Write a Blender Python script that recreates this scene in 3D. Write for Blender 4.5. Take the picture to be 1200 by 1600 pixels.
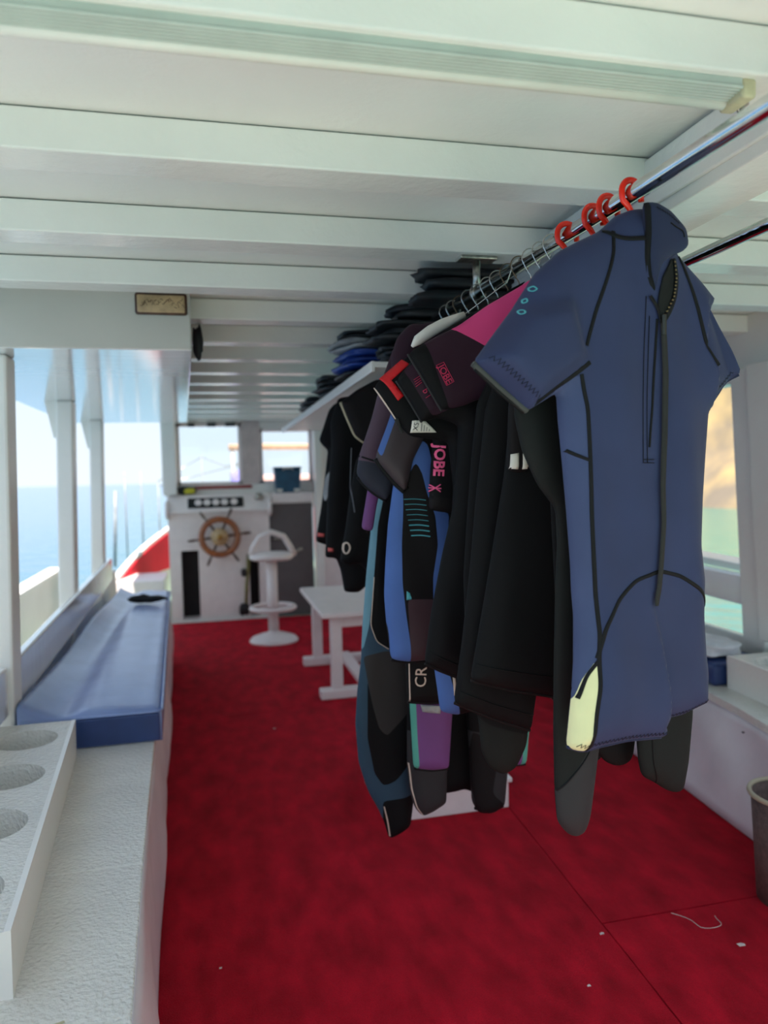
import bpy, bmesh, math, random
import numpy as np
from mathutils import Vector, Matrix
from mathutils.geometry import delaunay_2d_cdt

random.seed(7)
for o in list(bpy.data.objects): bpy.data.objects.remove(o)
S = bpy.context.scene
COL = S.collection

# ------------------------------------------------------------------ camera
CH = 1.4; FP = 1150.0
TH, PI_, RO = math.radians(13.2), math.radians(2.68), math.radians(1.43)
FW = np.array([math.sin(TH)*math.cos(PI_), math.cos(TH)*math.cos(PI_), -math.sin(PI_)])
RT = np.array([math.cos(TH), -math.sin(TH), 0.0]); UPV = np.cross(RT, FW)
RV = RT*math.cos(RO) - UPV*math.sin(RO); UV_ = UPV*math.cos(RO) + RT*math.sin(RO)
CP = np.array([0, 0, CH])
cd = bpy.data.cameras.new('camera'); cam = bpy.data.objects.new('camera', cd); COL.objects.link(cam)
m = Matrix(((RV[0], UV_[0], -FW[0], 0), (RV[1], UV_[1], -FW[1], 0), (RV[2], UV_[2], -FW[2], CH), (0, 0, 0, 1)))
cam.matrix_world = m
cd.sensor_fit = 'VERTICAL'; cd.sensor_height = 36; cd.sensor_width = 27
cd.lens = FP/1600*36; cd.clip_start = .02; cd.clip_end = 6000
cd.dof.use_dof = True; cd.dof.focus_distance = 1.62; cd.dof.aperture_fstop = 2.3
S.camera = cam

# ------------------------------------------------------------------ world, sun, exposure
S.view_settings.view_transform = 'Standard'; S.view_settings.look = 'None'
S.view_settings.gamma = 1; S.view_settings.use_curve_mapping = False
S.view_settings.exposure = 0.48
W = bpy.data.worlds.new('world'); S.world = W; W.use_nodes = True
nt = W.node_tree; nt.nodes.clear()
wo = nt.nodes.new('ShaderNodeOutputWorld'); bg = nt.nodes.new('ShaderNodeBackground')
tc = nt.nodes.new('ShaderNodeTexCoord'); sx = nt.nodes.new('ShaderNodeSeparateXYZ'); cr = nt.nodes.new('ShaderNodeValToRGB')
nt.links.new(tc.outputs['Generated'], sx.inputs[0]); nt.links.new(sx.outputs['Z'], cr.inputs[0])
nt.links.new(cr.outputs[0], bg.inputs[0]); nt.links.new(bg.outputs[0], wo.inputs[0])
cr.color_ramp.elements[0].position = 0.0; cr.color_ramp.elements[0].color = (.69, .77, .84, 1)
cr.color_ramp.elements[1].position = .75; cr.color_ramp.elements[1].color = (.50, .63, .84, 1)
e = cr.color_ramp.elements.new(.18); e.color = (.59, .75, .90, 1)
bg.inputs[1].default_value = 1.0
sd = bpy.data.lights.new('sun', 'SUN'); sd.energy = 7.5; sd.angle = .012; sd.color = (1, .95, .87)
sun = bpy.data.objects.new('sun', sd); COL.objects.link(sun)
sun.rotation_euler = Vector((.10, .42, -.91)).to_track_quat('-Z', 'Y').to_euler()

# ------------------------------------------------------------------ materials
def lin(c):
    def f(v):
        v /= 255.0
        return v/12.92 if v <= .04045 else ((v+.055)/1.055)**2.4
    return (f(c[0]), f(c[1]), f(c[2]), 1)
MATS = {}
def mat(name, col, rough=.5, metal=0, var=.08, vscale=12, bump=0, bscale=60, col2=None, spec=.5, coat=0, stretch=None, sheen=0, detail=6, ior=1.5):
    if name in MATS: return MATS[name]
    M = bpy.data.materials.new(name); M.use_nodes = True; n = M.node_tree; b = n.nodes['Principled BSDF']
    b.inputs['Roughness'].default_value = rough; b.inputs['Metallic'].default_value = metal
    b.inputs['Specular IOR Level'].default_value = spec; b.inputs['IOR'].default_value = ior
    if coat: b.inputs['Coat Weight'].default_value = coat; b.inputs['Coat Roughness'].default_value = .12
    if sheen: b.inputs['Sheen Weight'].default_value = sheen; b.inputs['Sheen Roughness'].default_value = .4
    t = n.nodes.new('ShaderNodeTexCoord'); mp = n.nodes.new('ShaderNodeMapping'); n.links.new(t.outputs['Object'], mp.inputs[0])
    if stretch: mp.inputs['Scale'].default_value = stretch
    nz = n.nodes.new('ShaderNodeTexNoise'); nz.inputs['Scale'].default_value = vscale; nz.inputs['Detail'].default_value = detail
    n.links.new(mp.outputs[0], nz.inputs['Vector'])
    c = lin(col); a = tuple(max(0, v*(1-var)) for v in c[:3]) + (1,); z = tuple(min(1, v*(1+var)) for v in c[:3]) + (1,)
    if col2: z = lin(col2)
    r = n.nodes.new('ShaderNodeValToRGB'); r.color_ramp.elements[0].position = .35; r.color_ramp.elements[1].position = .65
    r.color_ramp.elements[0].color = a; r.color_ramp.elements[1].color = z
    n.links.new(nz.outputs['Fac'], r.inputs[0]); n.links.new(r.outputs[0], b.inputs['Base Color'])
    if bump:
        nb = n.nodes.new('ShaderNodeTexNoise'); nb.inputs['Scale'].default_value = bscale; nb.inputs['Detail'].default_value = 4
        n.links.new(mp.outputs[0], nb.inputs['Vector'])
        bp = n.nodes.new('ShaderNodeBump'); bp.inputs['Strength'].default_value = bump; bp.inputs['Distance'].default_value = .01
        n.links.new(nb.outputs['Fac'], bp.inputs['Height']); n.links.new(bp.outputs[0], b.inputs['Normal'])
    MATS[name] = M
    return M
white = mat('white_paint', (238, 235, 229), .32, var=.03, vscale=3, bump=.12, bscale=45)
wgloss = mat('white_gloss_paint', (236, 236, 236), .10, var=.02, vscale=3, bump=.10, bscale=7, stretch=(1, 3, 1), coat=1, ior=1.9)
wbeam = mat('white_beam_paint', (238, 236, 229), .19, var=.03, vscale=4, bump=.14, bscale=38)
wbench = mat('white_bench_paint', (236, 233, 226), .2, var=.05, vscale=6, bump=.7, bscale=95)
wfur = mat('white_furniture_paint', (240, 229, 226), .35, var=.03)
vinyl = mat('pale_vinyl', (222, 215, 222), .36, var=.06, vscale=5, bump=.25, bscale=7)
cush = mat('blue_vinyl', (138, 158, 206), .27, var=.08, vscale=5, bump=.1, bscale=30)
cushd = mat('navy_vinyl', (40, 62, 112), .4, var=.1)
chrome = mat('chrome', (205, 205, 205), .09, 1, var=.05, vscale=30)
steel = mat('worn_steel', (170, 165, 155), .28, 1, var=.3, vscale=60)
redpl = mat('red_plastic', (248, 40, 12), .25, var=.03)
whpl = mat('white_plastic', (226, 222, 212), .35, var=.03)
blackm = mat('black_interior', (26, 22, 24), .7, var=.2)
gray = mat('grey_door_paint', (98, 90, 90), .5, var=.05)
wood = mat('varnished_wood', (150, 84, 40), .3, var=.25, vscale=25, coat=.4)
woodd = mat('dark_wood', (84, 56, 42), .4, var=.25, vscale=25)
woodl = mat('pale_wood', (190, 160, 120), .45, var=.2, vscale=25)
tealbox = mat('teal_plastic', (22, 76, 104), .45, var=.2)
tape = mat('yellowed_tape', (206, 196, 158), .5, var=.1, vscale=40, bump=.2)
alu = mat('reeded_aluminium', (186, 194, 184), .4, .0, var=.05)
binm = mat('brown_wicker_plastic', (96, 76, 72), .6, var=.25, vscale=60, bump=.4, bscale=160)
binr = mat('beige_rim', (178, 164, 140), .5)
redcan = mat('red_canvas', (232, 6, 46), .7, var=.06, vscale=3)
gearb = mat('black_gear', (22, 23, 26), .55, var=.3, vscale=14, bump=.3, bscale=25)
gearg = mat('grey_gear', (150, 152, 154), .4, var=.2, vscale=20, bump=.3, bscale=25)
gearblue = mat('blue_gear', (22, 58, 140), .45, var=.15, bump=.2, bscale=20)
cloth = mat('black_cloth', (18, 17, 19), .9, var=.3, bump=.4, bscale=40)
yel = mat('yellow_rubber', (196, 190, 40), .5)
lint = mat('white_lint', (225, 205, 200), .9)
redtrim = mat('red_trim', (150, 60, 58), .5)
purplef = mat('violet_cloth', (150, 140, 215), .8)
tan = mat('tan_canvas', (196, 160, 130), .8)
def neo(name, c, rough=.62, **k):
    return mat(name, c, rough, var=k.pop('var', .07), vscale=k.pop('vscale', 7), bump=.07, bscale=500, spec=.2, sheen=k.pop('sheen', .06), **k)
navy = neo('navy_neoprene', (48, 56, 88)); ncollar = neo('navy_collar_neoprene', (38, 45, 72))
blk = neo('black_neoprene', (11, 11, 13), sheen=.0, rough=.75); blk2 = neo('warm_black_neoprene', (21, 18, 19), sheen=.0, rough=.72)
olive = neo('olive_black_neoprene', (24, 26, 25), sheen=.0, rough=.72)
dgrey = neo('charcoal_neoprene', (46, 45, 47), sheen=.04); tapem = neo('black_seam_tape', (14, 15, 17), sheen=0)
pink = neo('pink_neoprene', (226, 74, 136)); maroon = neo('dark_plum_neoprene', (48, 26, 40)); plum = neo('plum_grey_neoprene', (84, 66, 80))
blue = neo('blue_neoprene', (74, 104, 166)); purple = neo('purple_neoprene', (112, 68, 122)); green = neo('seafoam_neoprene', (84, 158, 142))
teal = neo('dark_teal_neoprene', (46, 70, 88)); lteal = neo('light_teal_neoprene', (104, 146, 162)); mgrey = neo('maroon_grey_neoprene', (66, 48, 54))
lime = neo('pale_yellow_neoprene', (224, 222, 172)); cuffm = neo('grey_lining', (66, 68, 66)); cream = neo('cream_lining', (190, 180, 150))
slate = neo('slate_neoprene', (44, 46, 58))
pinkp = mat('pink_print', (240, 92, 140), .6, var=.02); redp = mat('red_print', (206, 10, 24), .6, var=.02); crimp = mat('crimson_print', (190, 40, 84), .6, var=.02)
creamp = mat('cream_print', (206, 186, 170), .6, var=.02); cyanp = mat('cyan_print', (74, 160, 170), .6, var=.02); whitep = mat('white_print', (222, 218, 206), .6, var=.05)
salmonp = mat('salmon_print', (206, 88, 84), .6, var=.02); blackp = mat('black_print', (30, 30, 32), .6, var=.02); strapm = mat('black_webbing', (19, 19, 17), .7, var=.2, vscale=80)
brass = mat('zip_teeth', (120, 104, 70), .4, .7)

def carpet_mat():
    M = bpy.data.materials.new('red_carpet'); M.use_nodes = True; n = M.node_tree; b = n.nodes['Principled BSDF']
    b.inputs['Roughness'].default_value = .95; b.inputs['Specular IOR Level'].default_value = .15
    b.inputs['Sheen Weight'].default_value = .06; b.inputs['Sheen Roughness'].default_value = .5; b.inputs['Sheen Tint'].default_value = (1, .25, .3, 1)
    t = n.nodes.new('ShaderNodeTexCoord')
    def noise(s, d, sc=(1, 1, 1)):
        mp = n.nodes.new('ShaderNodeMapping'); mp.inputs['Scale'].default_value = sc; n.links.new(t.outputs['Object'], mp.inputs[0])
        z = n.nodes.new('ShaderNodeTexNoise'); z.inputs['Scale'].default_value = s; z.inputs['Detail'].default_value = d; n.links.new(mp.outputs[0], z.inputs['Vector']); return z
    a = noise(8, 12, (1.5, .7, 1)); f = noise(420, 2)
    r = n.nodes.new('ShaderNodeValToRGB'); r.color_ramp.elements[0].position = .22; r.color_ramp.elements[1].position = .8
    r.color_ramp.elements[0].color = lin((150, 3, 22)); r.color_ramp.elements[1].color = lin((228, 18, 48))
    n.links.new(a.outputs['Fac'], r.inputs[0])
    mx = n.nodes.new('ShaderNodeMix'); mx.data_type = 'RGBA'; mx.blend_type = 'MULTIPLY'; mx.inputs[0].default_value = .35
    r2 = n.nodes.new('ShaderNodeValToRGB'); r2.color_ramp.elements[0].position = .35; r2.color_ramp.elements[1].position = .6; r2.color_ramp.elements[0].color = (.45, .45, .45, 1)
    n.links.new(f.outputs['Fac'], r2.inputs[0]); n.links.new(r.outputs[0], mx.inputs[6]); n.links.new(r2.outputs[0], mx.inputs[7]); n.links.new(mx.outputs[2], b.inputs['Base Color'])
    bp = n.nodes.new('ShaderNodeBump'); bp.inputs['Strength'].default_value = .8; bp.inputs['Distance'].default_value = .006
    w = noise(14, 6, (.7, 1.6, 1)); ad = n.nodes.new('ShaderNodeMath'); ad.operation = 'ADD'
    n.links.new(f.outputs['Fac'], ad.inputs[0]); n.links.new(w.outputs['Fac'], ad.inputs[1]); n.links.new(ad.outputs[0], bp.inputs['Height']); n.links.new(bp.outputs[0], b.inputs['Normal'])
    return M
carpet = carpet_mat()
def water_mat():
    M = bpy.data.materials.new('sea_water'); M.use_nodes = True; n = M.node_tree; b = n.nodes['Principled BSDF']
    b.inputs['Roughness'].default_value = .12
    t = n.nodes.new('ShaderNodeTexCoord'); s = n.nodes.new('ShaderNodeSeparateXYZ'); n.links.new(t.outputs['Object'], s.inputs[0])
    z = n.nodes.new('ShaderNodeTexNoise'); z.inputs['Scale'].default_value = .12; z.inputs['Detail'].default_value = 5; n.links.new(t.outputs['Object'], z.inputs['Vector'])
    ad = n.nodes.new('ShaderNodeMath'); ad.operation = 'MULTIPLY_ADD'; ad.inputs[1].default_value = 14; n.links.new(z.outputs['Fac'], ad.inputs[0]); n.links.new(s.outputs['X'], ad.inputs[2])
    mr = n.nodes.new('ShaderNodeMapRange'); mr.inputs[1].default_value = -6; mr.inputs[2].default_value = 22; n.links.new(ad.outputs[0], mr.inputs[0])
    r = n.nodes.new('ShaderNodeValToRGB'); r.color_ramp.elements[0].color = lin((62, 104, 146)); r.color_ramp.elements[1].color = lin((50, 126, 112))
    e = r.color_ramp.elements.new(.4); e.color = lin((50, 108, 124))
    n.links.new(mr.outputs[0], r.inputs[0]); n.links.new(r.outputs[0], b.inputs['Base Color'])
    w = n.nodes.new('ShaderNodeTexNoise'); w.inputs['Scale'].default_value = .9; w.inputs['Detail'].default_value = 5; n.links.new(t.outputs['Object'], w.inputs['Vector'])
    bp = n.nodes.new('ShaderNodeBump'); bp.inputs['Strength'].default_value = .6; bp.inputs['Distance'].default_value = .25
    n.links.new(w.outputs['Fac'], bp.inputs['Height']); n.links.new(bp.outputs[0], b.inputs['Normal'])
    return M
def rock_mat():
    M = mat('ochre_cliff', (150, 134, 116), .9, var=.35, vscale=.3, bump=.8, bscale=.8, col2=(178, 150, 104))
    return M
def glass_mat():
    M = bpy.data.materials.new('window_glass'); M.use_nodes = True; n = M.node_tree; n.nodes.clear()
    o = n.nodes.new('ShaderNodeOutputMaterial'); x = n.nodes.new('ShaderNodeMixShader'); tr = n.nodes.new('ShaderNodeBsdfTransparent'); g = n.nodes.new('ShaderNodeBsdfGlossy')
    g.inputs['Roughness'].default_value = .05; x.inputs[0].default_value = .06; tr.inputs[0].default_value = (.97, .99, 1, 1)
    n.links.new(tr.outputs[0], x.inputs[1]); n.links.new(g.outputs[0], x.inputs[2]); n.links.new(x.outputs[0], o.inputs[0]); return M
glass = glass_mat()

# ------------------------------------------------------------------ object helpers
def link(name, bm, m, parent=None, smooth=False, loc=None):
    me = bpy.data.meshes.new(name); bmesh.ops.recalc_face_normals(bm, faces=bm.faces[:]); bm.to_mesh(me); bm.free()
    if smooth:
        me.polygons.foreach_set('use_smooth', [True]*len(me.polygons))
    ms = m if isinstance(m, (list, tuple)) else [m]
    for q in ms: me.materials.append(q)
    o = bpy.data.objects.new(name, me); COL.objects.link(o)
    if loc is not None: o.location = loc
    if parent: o.parent = parent
    return o
def tag(o, label, cat, group=None, kind=None):
    o['label'] = label; o['category'] = cat
    if group: o['group'] = group
    if kind: o['kind'] = kind
    return o
def empty(name, loc=(0, 0, 0), rz=0):
    o = bpy.data.objects.new(name, None); COL.objects.link(o); o.location = loc; o.rotation_euler = (0, 0, rz); o.empty_display_size = .05
    return o
def struct(o, label): o['kind'] = 'structure'; o['label'] = label; o['category'] = o.name.split('_')[0].split('.')[0]; return o
def B(x0, x1, y0, y1, z0, z1, bm=None, bev=0, seg=2):
    bm2 = bmesh.new()
    v = [bm2.verts.new((x, y, z)) for x in (x0, x1) for y in (y0, y1) for z in (z0, z1)]
    for f in ((0, 1, 3, 2), (4, 6, 7, 5), (0, 4, 5, 1), (2, 3, 7, 6), (0, 2, 6, 4), (1, 5, 7, 3)): bm2.faces.new([v[i] for i in f])
    if bev: bmesh.ops.bevel(bm2, geom=bm2.edges[:], offset=bev, segments=seg, affect='EDGES', profile=.5)
    return merge(bm, bm2)
def merge(bm, bm2):
    if bm is None: return bm2
    me = bpy.data.meshes.new('tmp'); bm2.to_mesh(me); bm2.free(); bm.from_mesh(me); bpy.data.meshes.remove(me); return bm
def HEX(c, bm=None, bev=0):
    """hexahedron from 8 corners: 4 bottom (ccw) then 4 top"""
    bm2 = bmesh.new(); v = [bm2.verts.new(p) for p in c]
    for f in ((3, 2, 1, 0), (4, 5, 6, 7), (0, 1, 5, 4), (1, 2, 6, 5), (2, 3, 7, 6), (3, 0, 4, 7)): bm2.faces.new([v[i] for i in f])
    if bev: bmesh.ops.bevel(bm2, geom=bm2.edges[:], offset=bev, segments=2, affect='EDGES', profile=.5)
    return merge(bm, bm2)
def TUBE(path, r, bm=None, n=10, closed=False, flat=1.0, caps=True):
    if bm is None: bm = bmesh.new()
    P = [Vector(p) for p in path]; N = len(P); rings = []
    rr = r if isinstance(r, (list, tuple)) else [r]*N
    prev = None
    for i, p in enumerate(P):
        a = P[i-1] if (i > 0 or closed) else P[i]; b = P[(i+1) % N] if (i < N-1 or closed) else P[i]
        t = (b-a).normalized()
        if prev is None:
            up = Vector((0, 0, 1)) if abs(t.z) < .9 else Vector((0, 1, 0)); s = t.cross(up).normalized()
        else: s = (prev - t*prev.dot(t)).normalized()
        prev = s; u = s.cross(t)
        rings.append([bm.verts.new(p + s*math.cos(2*math.pi*k/n)*rr[i] + u*math.sin(2*math.pi*k/n)*rr[i]*flat) for k in range(n)])
    for i in range(N if closed else N-1):
        A, Bq = rings[i], rings[(i+1) % N]
        for k in range(n): bm.faces.new((A[k], A[(k+1) % n], Bq[(k+1) % n], Bq[k]))
    if not closed and caps:
        bm.faces.new(rings[0][::-1]); bm.faces.new(rings[-1])
    return bm
def LATHE(prof, c=(0, 0, 0), n=32, bm=None, capb=True, capt=True):
    if bm is None: bm = bmesh.new()
    R = [[bm.verts.new((c[0]+r*math.cos(2*math.pi*k/n), c[1]+r*math.sin(2*math.pi*k/n), c[2]+z)) for k in range(n)] for r, z in prof]
    for A, Bq in zip(R, R[1:]):
        for k in range(n): bm.faces.new((A[k], A[(k+1) % n], Bq[(k+1) % n], Bq[k]))
    if capb: bm.faces.new(R[0][::-1])
    if capt: bm.faces.new(R[-1])
    return bm
def arc(c, r, a0, a1, n, ax='xz'):
    out = []
    for i in range(n+1):
        a = math.radians(a0+(a1-a0)*i/n); p, q = r*math.cos(a), r*math.sin(a)
        out.append((c[0]+p, c[1], c[2]+q) if ax == 'xz' else ((c[0]+p, c[1]+q, c[2]) if ax == 'xy' else (c[0], c[1]+p, c[2]+q)))
    return out
def text_mesh(body, size, bold=0):
    c = bpy.data.curves.new('txt', 'FONT'); c.body = body; c.size = size; c.align_x = 'CENTER'; c.align_y = 'CENTER'; c.resolution_u = 3; c.offset = bold
    o = bpy.data.objects.new('txt', c); COL.objects.link(o); bpy.context.view_layer.update()
    me = bpy.data.meshes.new_from_object(o.evaluated_get(bpy.context.evaluated_depsgraph_get()))
    bpy.data.objects.remove(o); bpy.data.curves.remove(c); return me
def SOFT(c, s, bm=None, e=.5, nu=28, nv=16, wob=.1, seed=0, rz=0):
    """soft lump: superellipsoid with folds"""
    if bm is None: bm = bmesh.new()
    rnd = random.Random(seed); ph = [rnd.uniform(0, 6.3) for _ in range(6)]
    def sp(v, p): return math.copysign(abs(v)**p, v)
    rows = []
    for j in range(nv+1):
        v = -math.pi/2+math.pi*j/nv; row = []
        for i in range(nu):
            u = 2*math.pi*i/nu
            x, y, z = sp(math.cos(v), e)*sp(math.cos(u), e), sp(math.cos(v), e)*sp(math.sin(u), e), sp(math.sin(v), e)
            k = 1+wob*(math.sin(5*x+3*z+ph[0])+math.sin(7*y-4*z+ph[1])+.6*math.sin(11*x+9*y+ph[2]))/2.6
            zz = z*k+wob*.8*math.sin(4*x+ph[3])*math.cos(3*y+ph[4])
            X, Y = x*s[0]*k, y*s[1]*k
            row.append(bm.verts.new((c[0]+X*math.cos(rz)-Y*math.sin(rz), c[1]+X*math.sin(rz)+Y*math.cos(rz), c[2]+zz*s[2])))
        rows.append(row)
    for A, Bq in zip(rows, rows[1:]):
        for i in range(nu): bm.faces.new((A[i], A[(i+1) % nu], Bq[(i+1) % nu], Bq[i]))
    bmesh.ops.remove_doubles(bm, verts=bm.verts[:], dist=1e-5)
    return bm

# ================================================================== SETTING
# ---- sea, cliff
bm = bmesh.new(); v = [bm.verts.new(p) for p in ((-4000, -1500, 0), (4000, -1500, 0), (4000, 5000, 0), (-4000, 5000, 0))]; bm.faces.new(v)
o = link('sea', bm, water_mat(), loc=(0, 0, -1.3)); tag(o, 'open sea, blue to port and turquoise near the cliff', 'sea', kind='stuff')
bm = bmesh.new(); nx_, nz_ = 90, 40; G = []
for i in range(nx_+1):
    s = i/nx_; row = []
    bx, by = 20+30*s+6*math.sin(s*7), 78-130*s
    for j in range(nz_+1):
        t = j/nz_; h = 30*t
        d = 1.6*math.sin(s*31+t*5)+1.1*math.sin(s*67-t*9)+.5*math.sin(t*17+s*19)+.4*math.sin(s*140+t*21)+random.uniform(-.25, .25)
        row.append(bm.verts.new((bx+24*t+d*.7, by+d*.3, -2+h)))
    G.append(row)
for i in range(nx_):
    for j in range(nz_): bm.faces.new((G[i][j], G[i+1][j], G[i+1][j+1], G[i][j+1]))
o = link('cliff', bm, rock_mat(), smooth=True); tag(o, 'sunlit ochre rock cliff rising from the turquoise water', 'cliff')

# ---- deck and carpets
o = link('floor', B(-.95, 2.75, -3.6, 12.6, -.12, 0), mat('mint_bounce_deck', (150, 182, 162), .5, var=.06)); struct(o, 'boat deck under the red carpet, made pale green to tint bounced light')  # deck colour made up: mint, so bounced sunlight tints the roof beams
def seamx(y): return 1.105+.052*(y-1.589)
def carpet_piece(pts, label, seed):
    """flat carpet slab with slightly wavy, raised edges"""
    rnd = random.Random(seed); bm = bmesh.new(); P = []
    for i, a in enumerate(pts):
        b = pts[(i+1) % len(pts)]; L = math.dist(a, b); n = max(2, int(L/.12))
        nx, ny = (b[1]-a[1])/L, -(b[0]-a[0])/L
        for k in range(n):
            t = k/n; w = rnd.uniform(-.0011, .0011) if k else 0
            P.append((a[0]+(b[0]-a[0])*t+nx*w, a[1]+(b[1]-a[1])*t+ny*w))
    top = [bm.verts.new((x, y, .011)) for x, y in P]; bot = [bm.verts.new((x, y, .001)) for x, y in P]
    bm.faces.new(top)
    for i in range(len(P)):
        j = (i+1) % len(P); bm.faces.new((bot[i], bot[j], top[j], top[i]))
    o = link('carpet', bm, carpet); tag(o, label, 'carpet', 'red carpet pieces on the deck'); return o
FS = lambda x: 4.32+.173*(x+.342)
carpet_piece([(-.06, .55), (seamx(.55)-.002, .55), (seamx(2)-.002, 2), (seamx(4.5)-.002, FS(1.25)-.003), (-.36, FS(-.36)-.003), (-.2, 2.0)], 'large worn red carpet piece beside the left bench, below the hanging suits', 1)
carpet_piece([(seamx(.55)+.002, .55), (1.78, .55), (1.93, 1.995), (seamx(2)+.002, 1.998)], 'red carpet piece in the near right corner with white lint', 2)
carpet_piece([(seamx(2)+.002, 2.004), (1.93, 2.001), (2.08, FS(2.08)-.003), (seamx(4.5)+.002, FS(1.25)-.003)], 'red carpet piece along the foot of the right bench', 3)
carpet_piece([(-.36, FS(-.36)+.002), (2.12, FS(2.12)+.002), (2.12, 7.49), (-.5, 7.49)], 'red carpet piece in front of the helm console', 4)
for i, (x, y, s) in enumerate(((1.46, 1.80, .011), (1.10, 1.955, .006), (.95, 1.76, .005), (.42, 1.6, .004), (-.02, 2.1, .004), (.86, 1.5, .004), (.3, 4.1, .006))):
    bm = SOFT((0, 0, 0), (s, s*.6, .0015), nu=8, nv=5, wob=.35, seed=i)
    o = link('lint_flake', bm, lint, loc=(x, y, .0125))
    tag(o, ['white lint flake beside the wicker bin', 'white lint flake at the carpet seam corner', 'tiny pale lint fleck left of the long carpet seam', 'tiny pale lint fleck on the near carpet', 'tiny pale lint fleck beside the left bench', 'tiny pale lint fleck at the bottom of the photo', 'pale lint fleck near the stool'][i], 'lint', 'lint on the red carpet')
p = [(1.36+.11*t+.012*math.sin(t*9), 1.99-.1*math.sin(t*2.2), .0125) for t in np.linspace(0, 1.2, 16)]
tag(link('thread', TUBE(p, .0009, n=5), lint), 'pale loose thread curling on the red carpet', 'thread')

# ---- ceiling with beams, girder, soffit
ce = link('ceiling', B(-1.0, 2.72, .05, 8.1, 2.1, 2.16), white); struct(ce, 'white painted boarded roof on cross beams')
for k in range(-2, 15):
    y = 1.02+.472*k
    link('beam', B(-.98, 2.6, y, y+.1, 2.02, 2.097, bev=.004), wbeam, ce)
bm = B(.98, 1.12, .42, 2.35, 1.96, 2.099, bev=.004)
link('girder', bm, wbeam, ce)
link('girder_moulding', merge(B(.965, .981, .42, 2.35, 2.035, 2.09, bev=.005), B(.970, .981, .42, 2.35, 1.985, 2.015, bev=.004)), wbeam, ce)
# soffit over the left bench
E1, E2 = -.047, -.16
bm = HEX([(-1.0, 2.68, 1.86), (E1, 2.68, 1.86), (E2, 5.86, 1.86), (-1.0, 5.86, 1.86), (-1.0, 2.68, 2.099), (E1, 2.68, 2.099), (E2, 5.86, 2.099), (-1.0, 5.86, 2.099)], bev=.004)
o = link('soffit', bm, wgloss, ce)
child_f = link('soffit_shade_face', B(-1.0, E1-.002, 2.666, 2.679, 1.862, 2.099, bev=.003), mat('grey_beige_paint', (204, 200, 192), .4, var=.03, vscale=4), ce)  # added board, its greyer tone paints in the shade on the soffit's aft face
# unlit strip light across the roof
sl = empty('strip_light', (0, 1.06, 2.0)); tag(sl, 'unlit reeded strip light running along the nearest roof beam', 'light')
bm = B(-.98, .845, -.026, .012, .006, .0195)
for k in range(6): TUBE([(-.98, -.0255+k*.0066, .006-k*.0008), (.845, -.0255+k*.0066, .006-k*.0008)], .0030, bm, n=10)
link('reeded_strip', bm, alu, sl)
link('diffuser', TUBE([(-.98, .019, .003), (.845, .019, .003)], .011, n=14), whpl, sl, True)
link('tape_end', B(.845, .872, -.027, .033, -.009, .022, bev=.006), tape, sl, True)
link('cable', TUBE([(.872, .02, .0), (.883, .03, -.004), (.888, .022, .004), (.9, .03, .012)], .003, n=6), steel, sl, True)
# plaque
pl = empty('name_plaque', (-.143, 2.663, 2.013)); tag(pl, 'small wooden plaque with carved ornament on the white soffit', 'plaque')
link('frame', B(-.086, .086, -.010, .003, -.037, .037, bev=.008), woodd, pl, True)
link('board', B(-.079, .079, -.014, 0, -.030, .030, bev=.005), woodl, pl, True)
bm = bmesh.new(); rnd = random.Random(3)
for i in range(22):
    x = -.068+.0065*i; z = rnd.uniform(-.014, .014)
    TUBE([(x, -.0145, z), (x+rnd.uniform(.002, .008), -.0145, z+rnd.uniform(-.012, .012)), (x+.009, -.0145, z+rnd.uniform(-.008, .008))], .0011, bm, n=5)
link('carving', bm, woodd, pl)

# ---- left wall
wl = empty('wall_left', (-.8, 3, 0)); struct(wl, 'open port side of white posts, rails and bulwark')
def child(name, bm, m, par, smooth=False):
    o = link(name, bm, m, par, smooth); o.matrix_parent_inverse = par.matrix_basis.inverted() if False else Matrix.Translation(-Vector(par.location)) if par.rotation_euler[2] == 0 else par.matrix_basis.inverted(); return o
def post(par, x0, x1, y0, y1, z0, z1, lean, flare=.0):
    bm = HEX([(x0-lean, y0, z0), (x1-lean, y0, z0), (x1-lean, y1, z0), (x0-lean, y1, z0), (x0, y0, z1), (x1, y0, z1), (x1, y1, z1), (x0, y1, z1)], bev=.01)
    child('post', bm, wgloss if 0 else white, par)
post(wl, -.80, -.672, 2.80, 2.92, .0, 1.86, .045)
post(wl, -.80, -.715, 4.3, 4.42, .0, 1.86, .05)
post(wl, -.825, -.74, 5.6, 5.72, .0, 1.86, .05)
post(wl, -.86, -.75, .9, 1.02, .0, 2.02, .05)
for (y, x0) in ((4.3, -.80), (5.6, -.825)):
    bm = HEX([(x0-.10, y+.02, 1.72), (x0+.0, y+.02, 1.72), (x0, y+.1, 1.72), (x0-.10, y+.1, 1.72), (x0-.26, y+.02, 1.86), (x0, y+.02, 1.86), (x0, y+.1, 1.86), (x0-.26, y+.1, 1.86)]) if 0 else HEX([(x0-.02, y+.02, 1.66), (x0+.01, y+.02, 1.66), (x0+.01, y+.1, 1.66), (x0-.02, y+.1, 1.66), (x0-.06, y+.02, 1.86), (x0+.01, y+.02, 1.86), (x0+.01, y+.1, 1.86), (x0-.06, y+.1, 1.86)])
    child('knee_bracket', bm, white, wl)
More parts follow.
